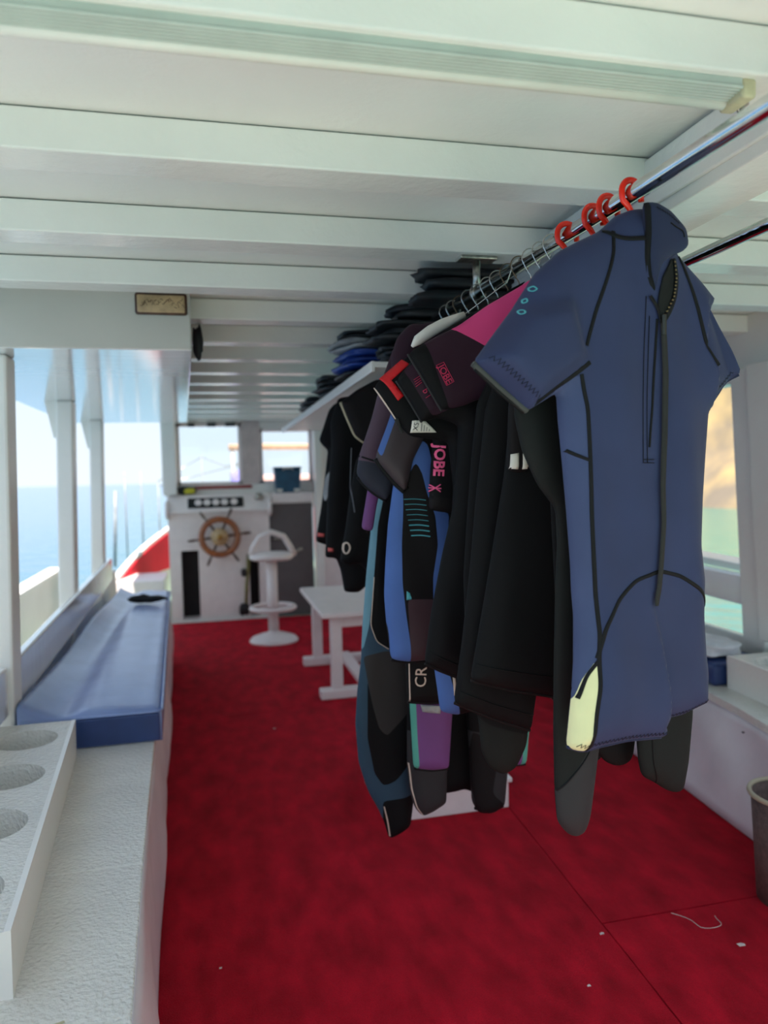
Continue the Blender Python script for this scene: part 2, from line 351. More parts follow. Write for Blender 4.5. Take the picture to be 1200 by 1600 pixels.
# backrest rail (rises towards the bow)
def lrail(z0a, z1a, z0b, z1b, ya, yb, xa, xb, t, name, m, bev=.008):
    child(name, HEX([(xa-t, ya, z0a), (xa, ya, z0a), (xb, yb, z0b), (xb-t, yb, z0b), (xa-t, ya, z1a), (xa, ya, z1a), (xb, yb, z1b), (xb-t, yb, z1b)], bev=bev), m, wl)
lrail(.587, .765, .70, .86, 2.93, 5.72, -.715, -.725, .035, 'rail_board', wgloss)
lrail(.595, .76, .595, .77, .3, 2.79, -.71, -.715, .035, 'rail_board', wgloss)
child('rail_end_block', B(-.775, -.712, 2.86, 2.945, .57, .765, bev=.01), white, wl)
# low inner coaming behind cushion and outer bulwark
lrail(.3, .60, .3, .70, 2.92, 6.4, -.765, -.785, .03, 'coaming', white)
lrail(-.6, .64, -.6, .72, -3.5, 6.4, -1.24, -1.22, .05, 'bulwark', white)
lrail(.635, .665, .71, .74, -3.5, 6.4, -1.21, -1.18, .12, 'cap_rail', white)
lrail(-.12, -.06, -.12, -.06, -3.5, 6.4, -.84, -.84, .40, 'side_deck', white)
# ---- bow: bulwark rising to the stem, red canvas, stanchions
bwl = empty('wall_bow', (-.8, 8, 0)); struct(bwl, 'raised white bow bulwark with red canvas lining')
def bow_strip(z0f, z1f, name, m, t=.04, y0=6.4, off=0):
    P = []
    for i in range(15):
        s = i/14; y = y0+(12.6-y0)*s; x = -1.2+2.15*s**1.9+off
        P.append((x, y, z0f(s), z1f(s)))
    bm = bmesh.new(); A = []
    for x, y, a, b in P: A.append([bm.verts.new(q) for q in ((x, y, a), (x+t, y-t*.3, a), (x+t, y-t*.3, b), (x, y, b))])
    for p, q in zip(A, A[1:]):
        for k in range(4): bm.faces.new((p[k], p[(k+1) % 4], q[(k+1) % 4], q[k]))
    bm.faces.new(A[0]); bm.faces.new(A[-1][::-1])
    child(name, bm, m, bwl)
rise = lambda s: .37+1.35*max(0, s-.27)**.85 if s > .27 else .37
bow_strip(lambda s: -.8, lambda s: .72 if s < .02 else rise(s)+.0, 'bulwark', white)
bow_strip(lambda s: rise(s)-.0, lambda s: rise(s)+.035, 'cap_rail', white, t=.07, off=-.02)
bow_strip(lambda s: .33, lambda s: max(.335, rise(s)-.005), 'canvas_lining', redcan, t=.02, off=.045)
child('bow_seat', B(-1.05, -.50, 7.9, 8.6, .0, .40, bev=.01), wfur, bwl)
for i, (x, y, z0, z1, dx) in enumerate(((-1.16, 9.4, .4, 1.32, .04), (-1.02, 9.5, .45, 1.55, .0), (-.83, 9.5, .5, 1.56, .0), (-.63, 9.5, .55, 1.40, 0), (-.1, 9.8, .6, 1.75, 0), (.55, 10.2, 1.345, 1.7, 0))):
    child('stanchion', TUBE([(x, y, z0), (x+dx, y, z1)], .020 if i == 0 else .009, n=8), gearg, bwl, True)
child('guard_wire', TUBE([(-.63, 9.5, 1.36), (-.1, 9.8, 1.5), (.55, 10.2, 1.66)], .006, n=6), steel, bwl, True)
child('guard_wire', TUBE([(-.63, 9.5, 1.42), (-.1, 9.8, 1.72), (.2, 10.0, 1.60), (.55, 10.2, 1.68)], .006, n=6), steel, bwl, True)
fd = link('foredeck', HEX([(-.3, 8.4, 1.08), (2.4, 8.4, 1.08), (1.7, 11.0, 1.16), (.25, 11.0, 1.16), (-.3, 8.4, 1.28), (2.4, 8.4, 1.28), (1.7, 11.0, 1.36), (.25, 11.0, 1.36)], bev=.02), white); tag(fd, 'white foredeck seen through the helm windows', 'deck')
aw = empty('rolled_awning', (1.0, 10.0, 1.4)); tag(aw, 'tan rolled awning on white poles beyond the right helm window', 'awning')
link('awning_roll', TUBE([(-.75, 0, .45), (-.3, 0, .455), (.4, 0, .445), (1.2, 0, .45)], .045, n=14), tan, aw, True)
for x in (-.7, 1.1): link('pole', TUBE([(x, 0, -.05), (x, 0, .44)], .018, n=8), white, aw, True)
bm = SOFT((0, 0, 0), (.12, .08, .1), wob=.2, seed=5, e=.9); tag(link('violet_towel', bm, purplef, smooth=True, loc=(.36, 9.4, 1.44)), 'crumpled violet cloth on the foredeck beyond the left helm window', 'cloth')
tag(link('foredeck_mattress', B(.5, 1.9, 9.0, 9.7, 1.335, 1.47, bev=.04), mat('salmon_canvas', (216, 170, 160), .8), smooth=True), 'pale salmon sun mattress on the foredeck', 'mattress')

# ---- right wall
wr = empty('wall_right', (2.45, 3, 0)); struct(wr, 'open starboard side of white posts, header and gunwale')
child('header', B(2.4, 2.5, .42, 7.6, 1.80, 2.1, bev=.006), white, wr)
def rpost(y, w=.14):
    child('post', HEX([(2.46, y, .0), (2.56, y, .0), (2.56, y+w, .0), (2.46, y+w, .0), (2.36, y, 1.86), (2.46, y, 1.86), (2.46, y+w, 1.86), (2.36, y+w, 1.86)], bev=.01), white, wr)
for y in (2.84, 4.6, 6.2, .6): rpost(y)
child('post_board', HEX([(2.40, 2.70, .62), (2.44, 2.70, .62), (2.44, 2.84, .62), (2.40, 2.84, .62), (2.33, 2.70, 1.86), (2.37, 2.70, 1.86), (2.37, 2.84, 1.86), (2.33, 2.84, 1.86)], bev=.006), white, wr)
child('gunwale_board', HEX([(2.38, -.7, .68), (2.44, -.7, .68), (2.58, 7.4, .84), (2.50, 7.4, .84), (2.38, -.7, .82), (2.44, -.7, .82), (2.58, 7.4, .98), (2.50, 7.4, .98)], bev=.008), wgloss, wr)
child('outer_cap_rail', HEX([(2.46, -.7, .80), (2.62, -.7, .80), (2.78, 7.4, .99), (2.62, 7.4, .99), (2.46, -.7, .84), (2.62, -.7, .84), (2.78, 7.4, 1.03), (2.62, 7.4, 1.03)], bev=.008), white, wr)
child('coaming', HEX([(2.40, -.7, .0), (2.44, -.7, .0), (2.58, 7.4, .0), (2.54, 7.4, .0), (2.40, -.7, .58), (2.44, -.7, .58), (2.58, 7.4, .62), (2.54, 7.4, .62)], bev=.008), white, wr)

# ---- front wall with two windows
FY = 7.82
wf = empty('wall_front', (.6, FY, 0)); struct(wf, 'white helm bulkhead with windscreen openings')
child('corner_post', B(-.46, -.325, FY-.27, FY+.06, 1.28, 2.099, bev=.01), white, wf)
child('mullion', B(.325, .515, FY-.02, FY+.06, 1.28, 2.099, bev=.008), mat('pinkish_paint', (206, 190, 186), .45), wf)
child('sill', B(-.46, 1.08, FY-.03, FY+.08, 1.26, 1.37, bev=.008), white, wf)
child('red_sill_trim', B(-.20, .42, FY-.05, FY-.028, 1.325, 1.36, bev=.004), redtrim, wf)
child('head_rail', B(.515, 1.08, FY-.02, FY+.06, 1.94, 2.099, bev=.006), white, wf)
child('head_rail', B(-.325, .325, FY-.02, FY+.06, 2.0, 2.099, bev=.006), white, wf)
child('partition', B(1.06, 2.55, FY-.42, FY+.06, .0, 2.099, bev=.008), wfur, wf)
child('partition_post', B(1.02, 1.09, FY-.50, FY-.42, .0, 2.02, bev=.008), white, wf)
for i, (x0, x1, z0, z1) in enumerate(((-.325, .325, 1.37, 2.0), (.515, 1.06, 1.37, 1.94))):
    w = empty('window_%d' % (i+1), ((x0+x1)/2, FY+.02, z0)); struct(w, ['square windscreen pane behind the ship wheel', 'windscreen pane above the teal box'][i])
    hx, hz = (x1-x0)/2, z1-z0
    bm = B(-hx, -hx+.03, -.015, .02, 0, hz); B(hx-.03, hx, -.015, .02, 0, hz, bm); B(-hx, hx, -.015, .02, 0, .03, bm); B(-hx, hx, -.015, .02, hz-.03, hz, bm)
    link('window_frame', bm, wfur, w); link('pane', B(-hx+.03, hx-.03, .0, .005, .03, hz-.03), glass, w)
for i, (x, w) in enumerate(((-.17, .07), (.03, .09), (.22, .11))):
    o = link('window_clip', B(-w/2, w/2, -.03, .03, -.035, 0, bev=.006), gearb, loc=(x, FY-.06, 1.998)); tag(o, ['left', 'middle', 'right'][i]+' one of three dark clips hanging above the helm window', 'clip', 'dark clips above the windscreen')

# ================================================================== HELM
hc = empty('helm_console', (.075, 7.55, 0)); tag(hc, 'white helm console with gauges and open lockers', 'console')
bm = B(-.495, -.385, 0, .27, 0, 1.10); B(-.215, .28, 0, .27, .0, 1.10, bm); B(.38, .495, 0, .27, 0, 1.10, bm); B(-.385, -.215, 0, .27, .72, 1.10, bm); B(.28, .38, 0, .27, .66, 1.10, bm); B(-.385, -.215, 0, .27, 0, .03, bm); B(.28, .38, 0, .27, 0, .03, bm); B(-.495, .495, .25, .27, 0, 1.1, bm)
link('body', bm, wfur, hc)
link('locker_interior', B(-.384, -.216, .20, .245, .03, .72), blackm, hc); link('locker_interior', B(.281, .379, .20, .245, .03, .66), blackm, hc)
link('dashboard', HEX([(-.52, -.09, 1.10), (.52, -.09, 1.10), (.52, .23, 1.10), (-.52, .23, 1.10), (-.50, .06, 1.27), (.50, .06, 1.27), (.50, .23, 1.27), (-.50, .23, 1.27)], bev=.012), wfur, hc)
sl_a = math.atan2(.17, .15)
def dash(u, v, h=0): return (u, -.09+.15*v-.75*h, 1.10+.17*v+.66*h)
ga = link('gauge_panel', HEX([dash(-.30, .25), dash(.24, .25), dash(.24, .8), dash(-.30, .8), dash(-.30, .25, .008), dash(.24, .25, .008), dash(.24, .8, .008), dash(-.30, .8, .008)]), gearb, hc)
for i, u in enumerate((-.20, -.115, -.03, .055, .15)):
    bm = bmesh.new(); ring = [dash(u+.034*math.cos(a), .53+.16*math.sin(a), .014) for a in np.linspace(0, 2*math.pi, 20, endpoint=False)]
    base = [dash(u+.036*math.cos(a), .53+.17*math.sin(a), .004) for a in np.linspace(0, 2*math.pi, 20, endpoint=False)]
    A = [bm.verts.new(p) for p in ring]; D = [bm.verts.new(p) for p in base]; bm.faces.new(A)
    for k in range(20): bm.faces.new((A[k], A[(k+1) % 20], D[(k+1) % 20], D[k]))
    link('gauge', bm, wfur, ga)
link('compass', LATHE([(.045, 0), (.048, .03), (.03, .06), (.0, .07)], (.40, .02, 1.21), 16, capt=False), steel, hc, True)
for s in (-1, 1): link('grab_handle', TUBE(arc((s*.50, -.02, 1.13), .075, 20, 340, 20, 'yz'), .018, n=8), wfur, hc, True)
# companion door and shelf right of console
cdn = link('door_1', B(.575, 1.02, 7.60, 7.66, 0.0, 1.16, bev=.006), gray); struct(cdn, 'dark grey companionway door right of the helm')
link('door_handle', TUBE([(.62, 7.60, .80), (.62, 7.565, .80), (.68, 7.565, .80)], .011, n=8), steel, cdn, True)
o = link('helm_shelf', B(.605, 1.02, 7.55, 7.785, 1.165, 1.27, bev=.008), wfur); tag(o, 'white shelf above the grey companionway door', 'shelf')
tb = empty('storage_box', (.775, 7.66, 1.27)); tag(tb, 'dark teal plastic box on the helm shelf by the window', 'box')
link('body', HEX([(-.12, -.08, 0), (.12, -.08, 0), (.12, .08, 0), (-.12, .08, 0), (-.135, -.09, .24), (.135, -.09, .24), (.135, .09, .24), (-.135, .09, .24)], bev=.012), tealbox, tb)
link('lid', B(-.142, .142, -.097, .097, .24, .265, bev=.01), tealbox, tb)
link('handle', TUBE([(-.05, -.10, .235), (-.05, -.118, .25), (.05, -.118, .25), (.05, -.10, .235)], .008, n=8), whpl, tb, True)
for x in (-.09, .09): link('label_sticker', B(x-.03, x+.03, -.085, -.081, .01, .04), whpl, tb)
dm = empty('dive_mask', (-.24, 7.70, 1.282)); tag(dm, 'black and yellow dive mask lying on top of the helm console', 'mask')
link('skirt', SOFT((0, 0, .04), (.1, .06, .04), e=.7, wob=.15, seed=2), gearb, dm, True); link('lens_frame', SOFT((.03, -.045, .03), (.055, .025, .03), e=.7, wob=.1, seed=3), yel, dm, True)
hr = empty('hanging_regulator', (.33, 7.52, .04)); tag(hr, 'black and yellow diving regulator hose hanging on the console', 'regulator')
link('hose', TUBE([(.02, 0, .62), (.01, -.02, .5), (-.01, -.02, .3), (-.02, -.02, .12)], .018, n=8), mat('olive_hose', (120, 112, 60), .5), hr, True)
link('second_stage', SOFT((-.04, -.02, .07), (.05, .03, .06), e=.7, seed=4), gearb, hr, True); link('mouthpiece', SOFT((-.03, -.02, .44), (.03, .025, .04), e=.7, seed=6), gearb, hr, True)
# wheel
sw = empty('ship_wheel', (.07, 7.43, .855)); tag(sw, 'varnished wooden ship wheel with turned spoke handles', 'wheel')
link('rim', TUBE(arc((0, 0, 0), .175, 0, 352.5, 47), .030, n=12, closed=True, flat=.8), wood, sw, True)
bm = TUBE([(0, -.04, 0), (0, .06, 0)], .085, n=20); link('hub', bm, woodl, sw, True); link('hub_cap', TUBE([(0, -.055, 0), (0, -.04, 0)], .028, n=16), mat('brass_cap', (170, 130, 70), .3, .8), sw, True)
link('axle', TUBE([(0, .05, 0), (0, .118, 0)], .02, n=12), steel, sw, True)
for k in range(6):
    a = math.radians(6+60*k); c_, s_ = math.cos(a), math.sin(a)
    link('spoke', TUBE([(c_*r, 0, s_*r) for r in (.06, .16, .2, .225, .25, .29, .31)], [.013, .012, .011, .009, .014, .012, .006], n=8), woodd, sw, True)

# ---- stool
st = empty('helm_stool', (.49, 6.38, .011)); tag(st, 'white pedestal helm stool with curved back ring', 'stool')
link('base', LATHE([(.21, 0), (.21, .012), (.19, .035), (.12, .06), (.05, .075), (.045, .09)], n=36), wfur, st, True)
link('pole', LATHE([(.045, .06), (.045, .70)], n=20), wfur, st, True)
link('foot_ring', TUBE(arc((0, 0, .29), .185, 0, 350, 35, 'xy'), .02, n=10, closed=True), wfur, st, True)
for k in range(3):
    a = math.radians(90+120*k); link('ring_spoke', TUBE([(.04*math.cos(a), .04*math.sin(a), .29), (.18*math.cos(a), .18*math.sin(a), .29)], .014, n=8), wfur, st, True)
link('seat', SOFT((0, 0, .735), (.19, .18, .04), e=.75, wob=.03, seed=1), wfur, st, True)
link('back_ring', TUBE([(-.17, -.02, .74), (-.155, -.05, .82), (-.10, -.08, .91), (0, -.09, .95), (.10, -.08, .91), (.155, -.05, .82), (.19, -.02, .74)], .026, n=10), wfur, st, True)
link('lever', TUBE([(.17, .05, .74), (.27, .02, .79)], .012, n=8), steel, st, True)
# ---- table
tbw = empty('white_table', (.91, 5.05, .011)); tag(tbw, 'small white wooden side table with sled feet', 'table')
link('tabletop', B(-.27, .35, -.58, .58, .525, .56, bev=.008), wfur, tbw)
for y in (-.47, .40):
    for x in (-.17, .26): link('leg', B(x-.035, x+.035, y-.035, y+.035, .05, .525, bev=.006), wfur, tbw)
    link('foot', B(-.28, .36, y-.045, y+.045, .0, .06, bev=.008), wfur, tbw); link('apron', B(-.2, .29, y-.02, y+.02, .45, .525, bev=.004), wfur, tbw)
link('stretcher', HEX([(-.02, -.43, .055), (.06, -.43, .055), (.06, .37, .055), (-.02, .37, .055), (-.02, -.43, .09), (.06, -.43, .09), (.06, .37, .09), (-.02, .37, .09)], bev=.005), wfur, tbw)

# ================================================================== BENCHES
def edge_l(y): return np.interp(y, (-.8, 1.33, 2.83, 5.9), (-.06, -.169, -.245, -.36))
bl = empty('bench', (-.5, 2.5, 0)); tag(bl, 'long white painted bench down the left side with cracked top', 'bench')
def benchtop(y0, y1, name='seat_board'):
    child(name, HEX([(-.80, y0, .41), (edge_l(y0), y0, .41), (edge_l(y1), y1, .41), (-.80, y1, .41), (-.80, y0, .45), (edge_l(y0), y0, .45), (edge_l(y1), y1, .45), (-.80, y1, .45)], bev=.004), wbench, bl)
benchtop(-.75, 1.895); benchtop(1.898, 5.95)
child('front_panel', HEX([(-.30, -.7, .014), (edge_l(-.7)-.04, -.7, .014), (edge_l(5.9)-.04, 5.9, .014), (-.42, 5.9, .014), (-.30, -.7, .41), (edge_l(-.7)-.04, -.7, .41), (edge_l(5.9)-.04, 5.9, .41), (-.42, 5.9, .41)]), vinyl, bl)
bm = bmesh.new(); A = []
for i in range(150):
    y = -.7+6.6*i/149; row = []
    for j in range(9):
        t = j/8; x = edge_l(y)-.001+.016*t+.010*(1+math.sin(y*5.1+.7))*math.sin(t*2.6)+.004*(1+math.sin(y*13))*math.sin(t*3)+.02*math.sin(t*math.pi)*(.5+.5*math.sin(y*2.3))
        row.append(bm.verts.new((x, y, .446-.433*t)))
    A.append(row)
for a, b in zip(A, A[1:]):
    for j in range(8): bm.faces.new((a[j], b[j], b[j+1], a[j+1]))
o = child('vinyl_curtain', bm, vinyl, bl, True); o.modifiers.new('s', 'SOLIDIFY').thickness = .003
# tank rack (near left)
def tank_rack(name, x_far, x_near, y_far, y_near, w, z0, z1, holes, label, side):
    r = empty(name, (x_near, y_near, z0)); tag(r, label, 'tank rack')
    L = y_far-y_near; H = z1-z0; sk = (x_far-x_near)/L
    def P(u, y, z): return (side*u+sk*y, y, z)     # u measured away from the aisle edge
    n = 32; N = len(holes); bm = bmesh.new(); ys = [0]+[(holes[i]+holes[i+1])/2 for i in range(N-1)]+[L]
    ht = [[], []]
    for i, hy in enumerate(holes):
        y0, y1 = ys[i], ys[i+1]; cx = w/2; rad = .098
        outer, inner, low = [], [], []
        for k in range(n):
            a = 2*math.pi*(k+.5)/n; ca, sa = math.cos(a), math.sin(a)
            tx = (w/2)/abs(ca) if abs(ca) > 1e-6 else 9; ty = ((y1-hy) if sa > 0 else (hy-y0))/abs(sa) if abs(sa) > 1e-6 else 9
            t = min(tx, ty); outer.append(bm.verts.new(P(cx+ca*t, hy+sa*t, H))); inner.append(bm.verts.new(P(cx+ca*rad, hy+sa*rad, H))); low.append(bm.verts.new(P(cx+ca*rad, hy+sa*rad, .006)))
        for k in range(n):
            q = (k+1) % n; bm.faces.new((outer[k], outer[q], inner[q], inner[k])); bm.faces.new((inner[k], inner[q], low[q], low[k]))
        bm.faces.new(low)
    bmesh.ops.remove_doubles(bm, verts=bm.verts[:], dist=1e-4)
    link('top_with_holes', bm, wbench, r)
    bm = HEX([P(0, 0, 0), P(.018, 0, 0), P(.018, L, 0), P(0, L, 0), P(-.002, -.002, H+.002), P(.018, -.002, H-.001), P(.018, L+.002, H-.001), P(-.002, L+.002, H+.002)]); link('side_board', bm, white, r)
    bm = HEX([P(w-.018, 0, 0), P(w, 0, 0), P(w, L, 0), P(w-.018, L, 0), P(w-.018, 0, H-.001), P(w+.002, 0, H+.002), P(w+.002, L, H+.002), P(w-.018, L, H-.001)]); link('side_board', bm, white, r)
    for y in (0, L-.018): link('end_board', HEX([P(.018, y, 0), P(w-.018, y, 0), P(w-.018, y+.018, 0), P(.018, y+.018, 0), P(.018, y, H-.001), P(w-.018, y, H-.001), P(w-.018, y+.018, H-.001), P(.018, y+.018, H-.001)]), white, r)
    return r
tank_rack('tank_rack', -.49, -.39, 2.723, 1.452, .27, .45, .58, [.16, .475, .79, 1.105], 'white wooden tank rack with four round holes on the left bench', -1)
o = tank_rack('tank_rack', 2.157, 2.06, 2.74, 1.47, .27, .45, .59, [.16, .475, .79, 1.105], 'white wooden tank rack with round holes on the right bench', 1)
# peeling paint flake at near end
bm = bmesh.new(); 
TUBE([(-.318, 1.335, .4515), (-.305, 1.352, .4525), (-.285, 1.362, .452)], [.004, .007, .003], bm, n=8, flat=.15); tag(link('paint_flake', bm, tape), 'curled yellowed paint flake on the near end of the left bench', 'paint flake')
# cushions
def cushion(pts, z0, z1, label, m):
    bm = bmesh.new(); bot = [bm.verts.new((x, y, z0)) for x, y in pts]; top = [bm.verts.new((x, y, z1)) for x, y in pts]
    bm.faces.new(bot[::-1]); bm.faces.new(top)
    for i in range(len(pts)): j = (i+1) % len(pts); bm.faces.new((bot[i], bot[j], top[j], top[i]))
    bmesh.ops.bevel(bm, geom=bm.edges[:], offset=.018, segments=3, affect='EDGES', profile=.5); return bm
r = empty('bench_cushion', (-.5, 2.8, .452)); tag(r, 'long blue vinyl cushion on the left bench', 'cushion')
def cush_h(t, y): return .570+.010*math.sin(min(1, t*1.2)*math.pi)-.018*math.exp(-((t-.30)/.10)**2)+.062*max(0, (.22-t)/.22)**1.6*(.8+.2*math.sin(y*3.1))+.002*math.sin(y*4.3)
bm = bmesh.new(); A = []
for i in range(80):
    y = 2.80+3.10*i/79; xl, xr = -.695, np.interp(y, (2.8, 5.9), (-.205, -.335)); row = []
    for j in range(29):
        t = j/28; e_ = min(1, (1-t)/.05, (y-2.795)/.03 if y < 3 else 1); row.append(bm.verts.new((xl+(xr-xl)*t, y, cush_h(t, y)-.016*(1-max(0, e_))**2)))
    A.append(row)
for a_, b_ in zip(A, A[1:]):
    for j in range(28): bm.faces.new((a_[j], b_[j], b_[j+1], a_[j+1]))
bot = [[bm.verts.new((v.co.x, v.co.y, .452)) for v in (r_[0], r_[-1])] for r_ in A]
for k_ in range(79):
    bm.faces.new((A[k_][-1], A[k_+1][-1], bot[k_+1][1], bot[k_][1])); bm.faces.new((A[k_][0], bot[k_][0], bot[k_+1][0], A[k_+1][0])); bm.faces.new((bot[k_][0], bot[k_][1], bot[k_+1][1], bot[k_+1][0]))
for k_ in (0, 79): bm.faces.new(A[k_]+[bot[k_][1], bot[k_][0]])
child('pad', bm, cush, r, True)
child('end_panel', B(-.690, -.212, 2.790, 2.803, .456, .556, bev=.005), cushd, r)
child('piping', TUBE([(-.685, 2.797, .562), (-.24, 2.797, .562), (-.215, 2.80, .562), (-.204, 2.82, .562), (-.333, 5.89, .562)], .006, n=8), cush, r, True)
bm = SOFT((0, 0, 0), (.125, .05, .020), e=.9, wob=.22, seed=11); SOFT((-.04, .01, .010), (.07, .04, .020), bm, e=.9, wob=.3, seed=12)
tag(link('black_garment', bm, cloth, smooth=True, loc=(-.455, 5.25, .607)), 'crumpled black garment lying on the blue left cushion', 'garment')
# right bench
br = empty('bench', (2.2, 3, 0)); tag(br, 'white bench down the right side fronted with tacked pale vinyl', 'bench')
def rtop(y): return np.interp(y, (-.7, 2.31, 2.76, 7.3), (1.75, 1.985, 2.07, 2.22))
def rbot(y): return np.interp(y, (-.7, 2.25, 2.79, 7.3), (1.68, 1.92, 1.966, 2.1))
ys = list(np.linspace(-.7, 2.31, 8))+list(np.linspace(2.5, 7.3, 12))
bm = bmesh.new(); A = []
for y in ys: A.append([bm.verts.new(q) for q in ((rtop(y)-.01, y, .42), (min(2.425, 2.385+.0173*(y+.7)), y, .42), (min(2.425, 2.385+.0173*(y+.7)), y, .45), (rtop(y)-.01, y, .45))])
for p, q in zip(A, A[1:]):
    for k in range(4): bm.faces.new((p[k], p[(k+1) % 4], q[(k+1) % 4], q[k]))
bm.faces.new(A[0]); bm.faces.new(A[-1][::-1]); child('seat_board', bm, wbench, br)
bm = bmesh.new(); A = []
for i in range(140):
    y = -.7+8*i/139
    row = []
    for j in range(11):
        t = j/10; x = rtop(y)*(1-t)+rbot(y)*t+.008*math.sin(y*6+t*4)*math.sin(t*3.1)+.010*math.sin(y*11+3*t)*math.sin(t*3.1)
        row.append(bm.verts.new((x-.003, y, .425-.408*t)))
    A.append(row)
for a, b in zip(A, A[1:]):
    for j in range(10): bm.faces.new((a[j], b[j], b[j+1], a[j+1]))
o = child('vinyl_front', bm, vinyl, br, True); o.modifiers.new('s', 'SOLIDIFY').thickness = .004
for y, z in ((2.74, .40), (2.44, .37), (2.1, .39)):
    child('tack', LATHE([(.006, 0), (.005, .003), (0, .004)], (rtop(y)*.9+rbot(y)*.1-.012, y, z), 8, capt=False), blackm, br, True)
r = empty('bench_cushion', (2.3, 3.4, .452)); tag(r, 'dark blue vinyl cushion on the right bench behind the tank rack', 'cushion')
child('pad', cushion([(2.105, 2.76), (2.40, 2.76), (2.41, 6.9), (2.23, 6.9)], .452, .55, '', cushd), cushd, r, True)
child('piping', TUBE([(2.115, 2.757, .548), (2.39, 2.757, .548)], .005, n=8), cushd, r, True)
tag(link('white_towel', SOFT((0, 0, 0), (.10, .14, .03), e=.5, wob=.12, seed=21), mat('white_towel', (220, 220, 224), .9, bump=.3, bscale=80), smooth=True, loc=(2.22, 2.95, .59)), 'folded white towel on the dark blue right cushion', 'towel')
# bin
bn = empty('waste_bin', (1.775, 1.95, .012)); tag(bn, 'brown textured waste bin with beige rim at the right edge', 'bin')
bm = LATHE([(.105, 0), (.112, .15), (.122, .34), (.118, .34), (.10, .01)], n=40, capt=False); link('body', bm, binm, bn, True)
link('rim', TUBE(arc((0, 0, .345), .126, 0, 351, 39, 'xy'), .008, n=8, closed=True), binr, bn, True)
# low white step box under the suits
wb = empty('step_box', (.637, 2.82, .011)); tag(wb, 'low white wooden step on the carpet under the hanging suits', 'step box')
link('body', B(0, .53, 0, .42, 0, .11, bev=.006), wfur, wb); link('top_board', B(-.012, .542, -.012, .432, .11, .13, bev=.005), wfur, wb)

# ================================================================== RODS, SHELF, GEAR
def rodx(y): return .80-.037*(y-.925)
rz = 1.92
hr = empty('hanging_rail', (rodx(1.9), 1.96, rz)); tag(hr, 'chrome hanging rail under the roof carrying the wetsuits', 'rail')
child('tube', TUBE([(rodx(.2), .2, rz), (rodx(2.37), 2.37, rz)], .0155, n=28), chrome, hr, True)
bx = rodx(2.0)
bm = TUBE([(bx, 2.01, rz+.005), (bx, 2.01, 2.016)], .011, n=14); child('bracket_stem', bm, steel, hr, True)
child('bracket_plate', B(bx-.055, bx+.055, 1.985, 2.035, 2.010, 2.0195, bev=.003), steel, hr)
child('bracket_collar', TUBE([(bx, 1.995, rz), (bx, 2.025, rz)], .0185, n=20), steel, hr, True)
child('bracket_stem', TUBE([(rodx(.6), .60, rz+.005), (rodx(.6), .60, 2.018)], .011, n=14), steel, hr, True)
h2 = empty('hanging_rail', (1.174, 1.5, rz)); tag(h2, 'second bare dark chrome rail at the right under the roof', 'rail')
child('tube', TUBE([(1.185, .6, rz), (1.168, 2.7, rz)], .0145, n=28), chrome, h2, True)
child('bracket_stem', TUBE([(1.174, 2.0, rz), (1.174, 2.0, 2.018)], .010, n=12), steel, h2, True)
child('bracket_plate', B(1.12, 1.23, 1.975, 2.025, 2.010, 2.0195, bev=.003), steel, h2)
# lower rail under the shelf
h3 = empty('hanging_rail', (.72, 3, 1.745)); tag(h3, 'lower chrome rail hidden under the overhead shelf', 'rail')
child('tube', TUBE([(.73, 2.47, 1.745), (.71, 3.7, 1.745)], .0095, n=20), chrome, h3, True)
for y in (2.50, 3.62): child('bracket_stem', TUBE([(.72, y, 1.747), (.72, y, 1.7745)], .007, n=10), steel, h3, True)
sh = empty('overhead_shelf', (.9, 4, 1.79)); tag(sh, 'white overhead shelf loaded with dive gear right of the aisle', 'shelf')
child('shelf_board', B(.555, 1.25, 2.46, 5.66, 1.775, 1.795, bev=.004), white, sh)
child('edge_lip', B(.545, .56, 2.46, 5.66, 1.760, 1.797, bev=.004), white, sh)
for y in (2.6, 4.1, 5.55): child('hanger_strap', B(1.2, 1.22, y, y+.03, 1.795, 2.02), steel, sh)
def gear(name, lumps, m, label, cat):
    bm = bmesh.new()
    for i, (c, s, rz_) in enumerate(lumps):
        nl = 3 if s[2] > .03 else 2; rn = random.Random(int(c[1]*1000+c[2]*777))
        for q in range(nl):
            hh = s[2]/nl; SOFT((c[0]+rn.uniform(-.025, .025), c[1]+rn.uniform(-.02, .02), c[2]-s[2]+hh*(2*q+1)), (s[0]*rn.uniform(.86, 1.0), s[1]*rn.uniform(.85, 1), hh*1.02), bm, e=.42, wob=.09, seed=rn.randint(0, 99), rz=rz_+rn.uniform(-.1, .1), nu=36, nv=10)
    tag(link(name, bm, m, smooth=True), label, cat, 'dive gear on the overhead shelf')
gear('folded_wetsuit', [((.90, 2.58, 1.984), (.26, .11, .030), -.1), ((.91, 2.335, 2.015), (.25, .078, .055), -.04)], gearb, 'rolled glossy black wetsuit on top of the shelf pile behind the rail bracket', 'wetsuit')
gear('folded_wetsuit', [((.84, 2.60, 1.913), (.26, .12, .034), .05)], gearb, 'folded black wetsuit in the middle of the near shelf pile', 'wetsuit')
gear('folded_wetsuit', [((.86, 2.61, 1.838), (.27, .12, .034), 0)], gearb, 'folded black wetsuit at the bottom of the near shelf pile', 'wetsuit')
gear('mesh_bag', [((.72, 3.08, 1.945), (.21, .15, .022), .2)], gearg, 'crumpled grey mesh bag on top of the blue mat', 'bag')
gear('gear_bag', [((.78, 3.12, 1.994), (.24, .15, .022), 0)], gearb, 'flat black bag on top of the mesh bag', 'bag')
gear('foam_mat', [((.76, 3.10, 1.884), (.23, .18, .034), .1)], gearblue, 'folded bright blue mat in the shelf pile', 'mat')
gear('swim_fin', [((.76, 3.10, 1.823), (.24, .17, .022), .1)], gearb, 'black swim fins lying under the blue mat', 'fins')
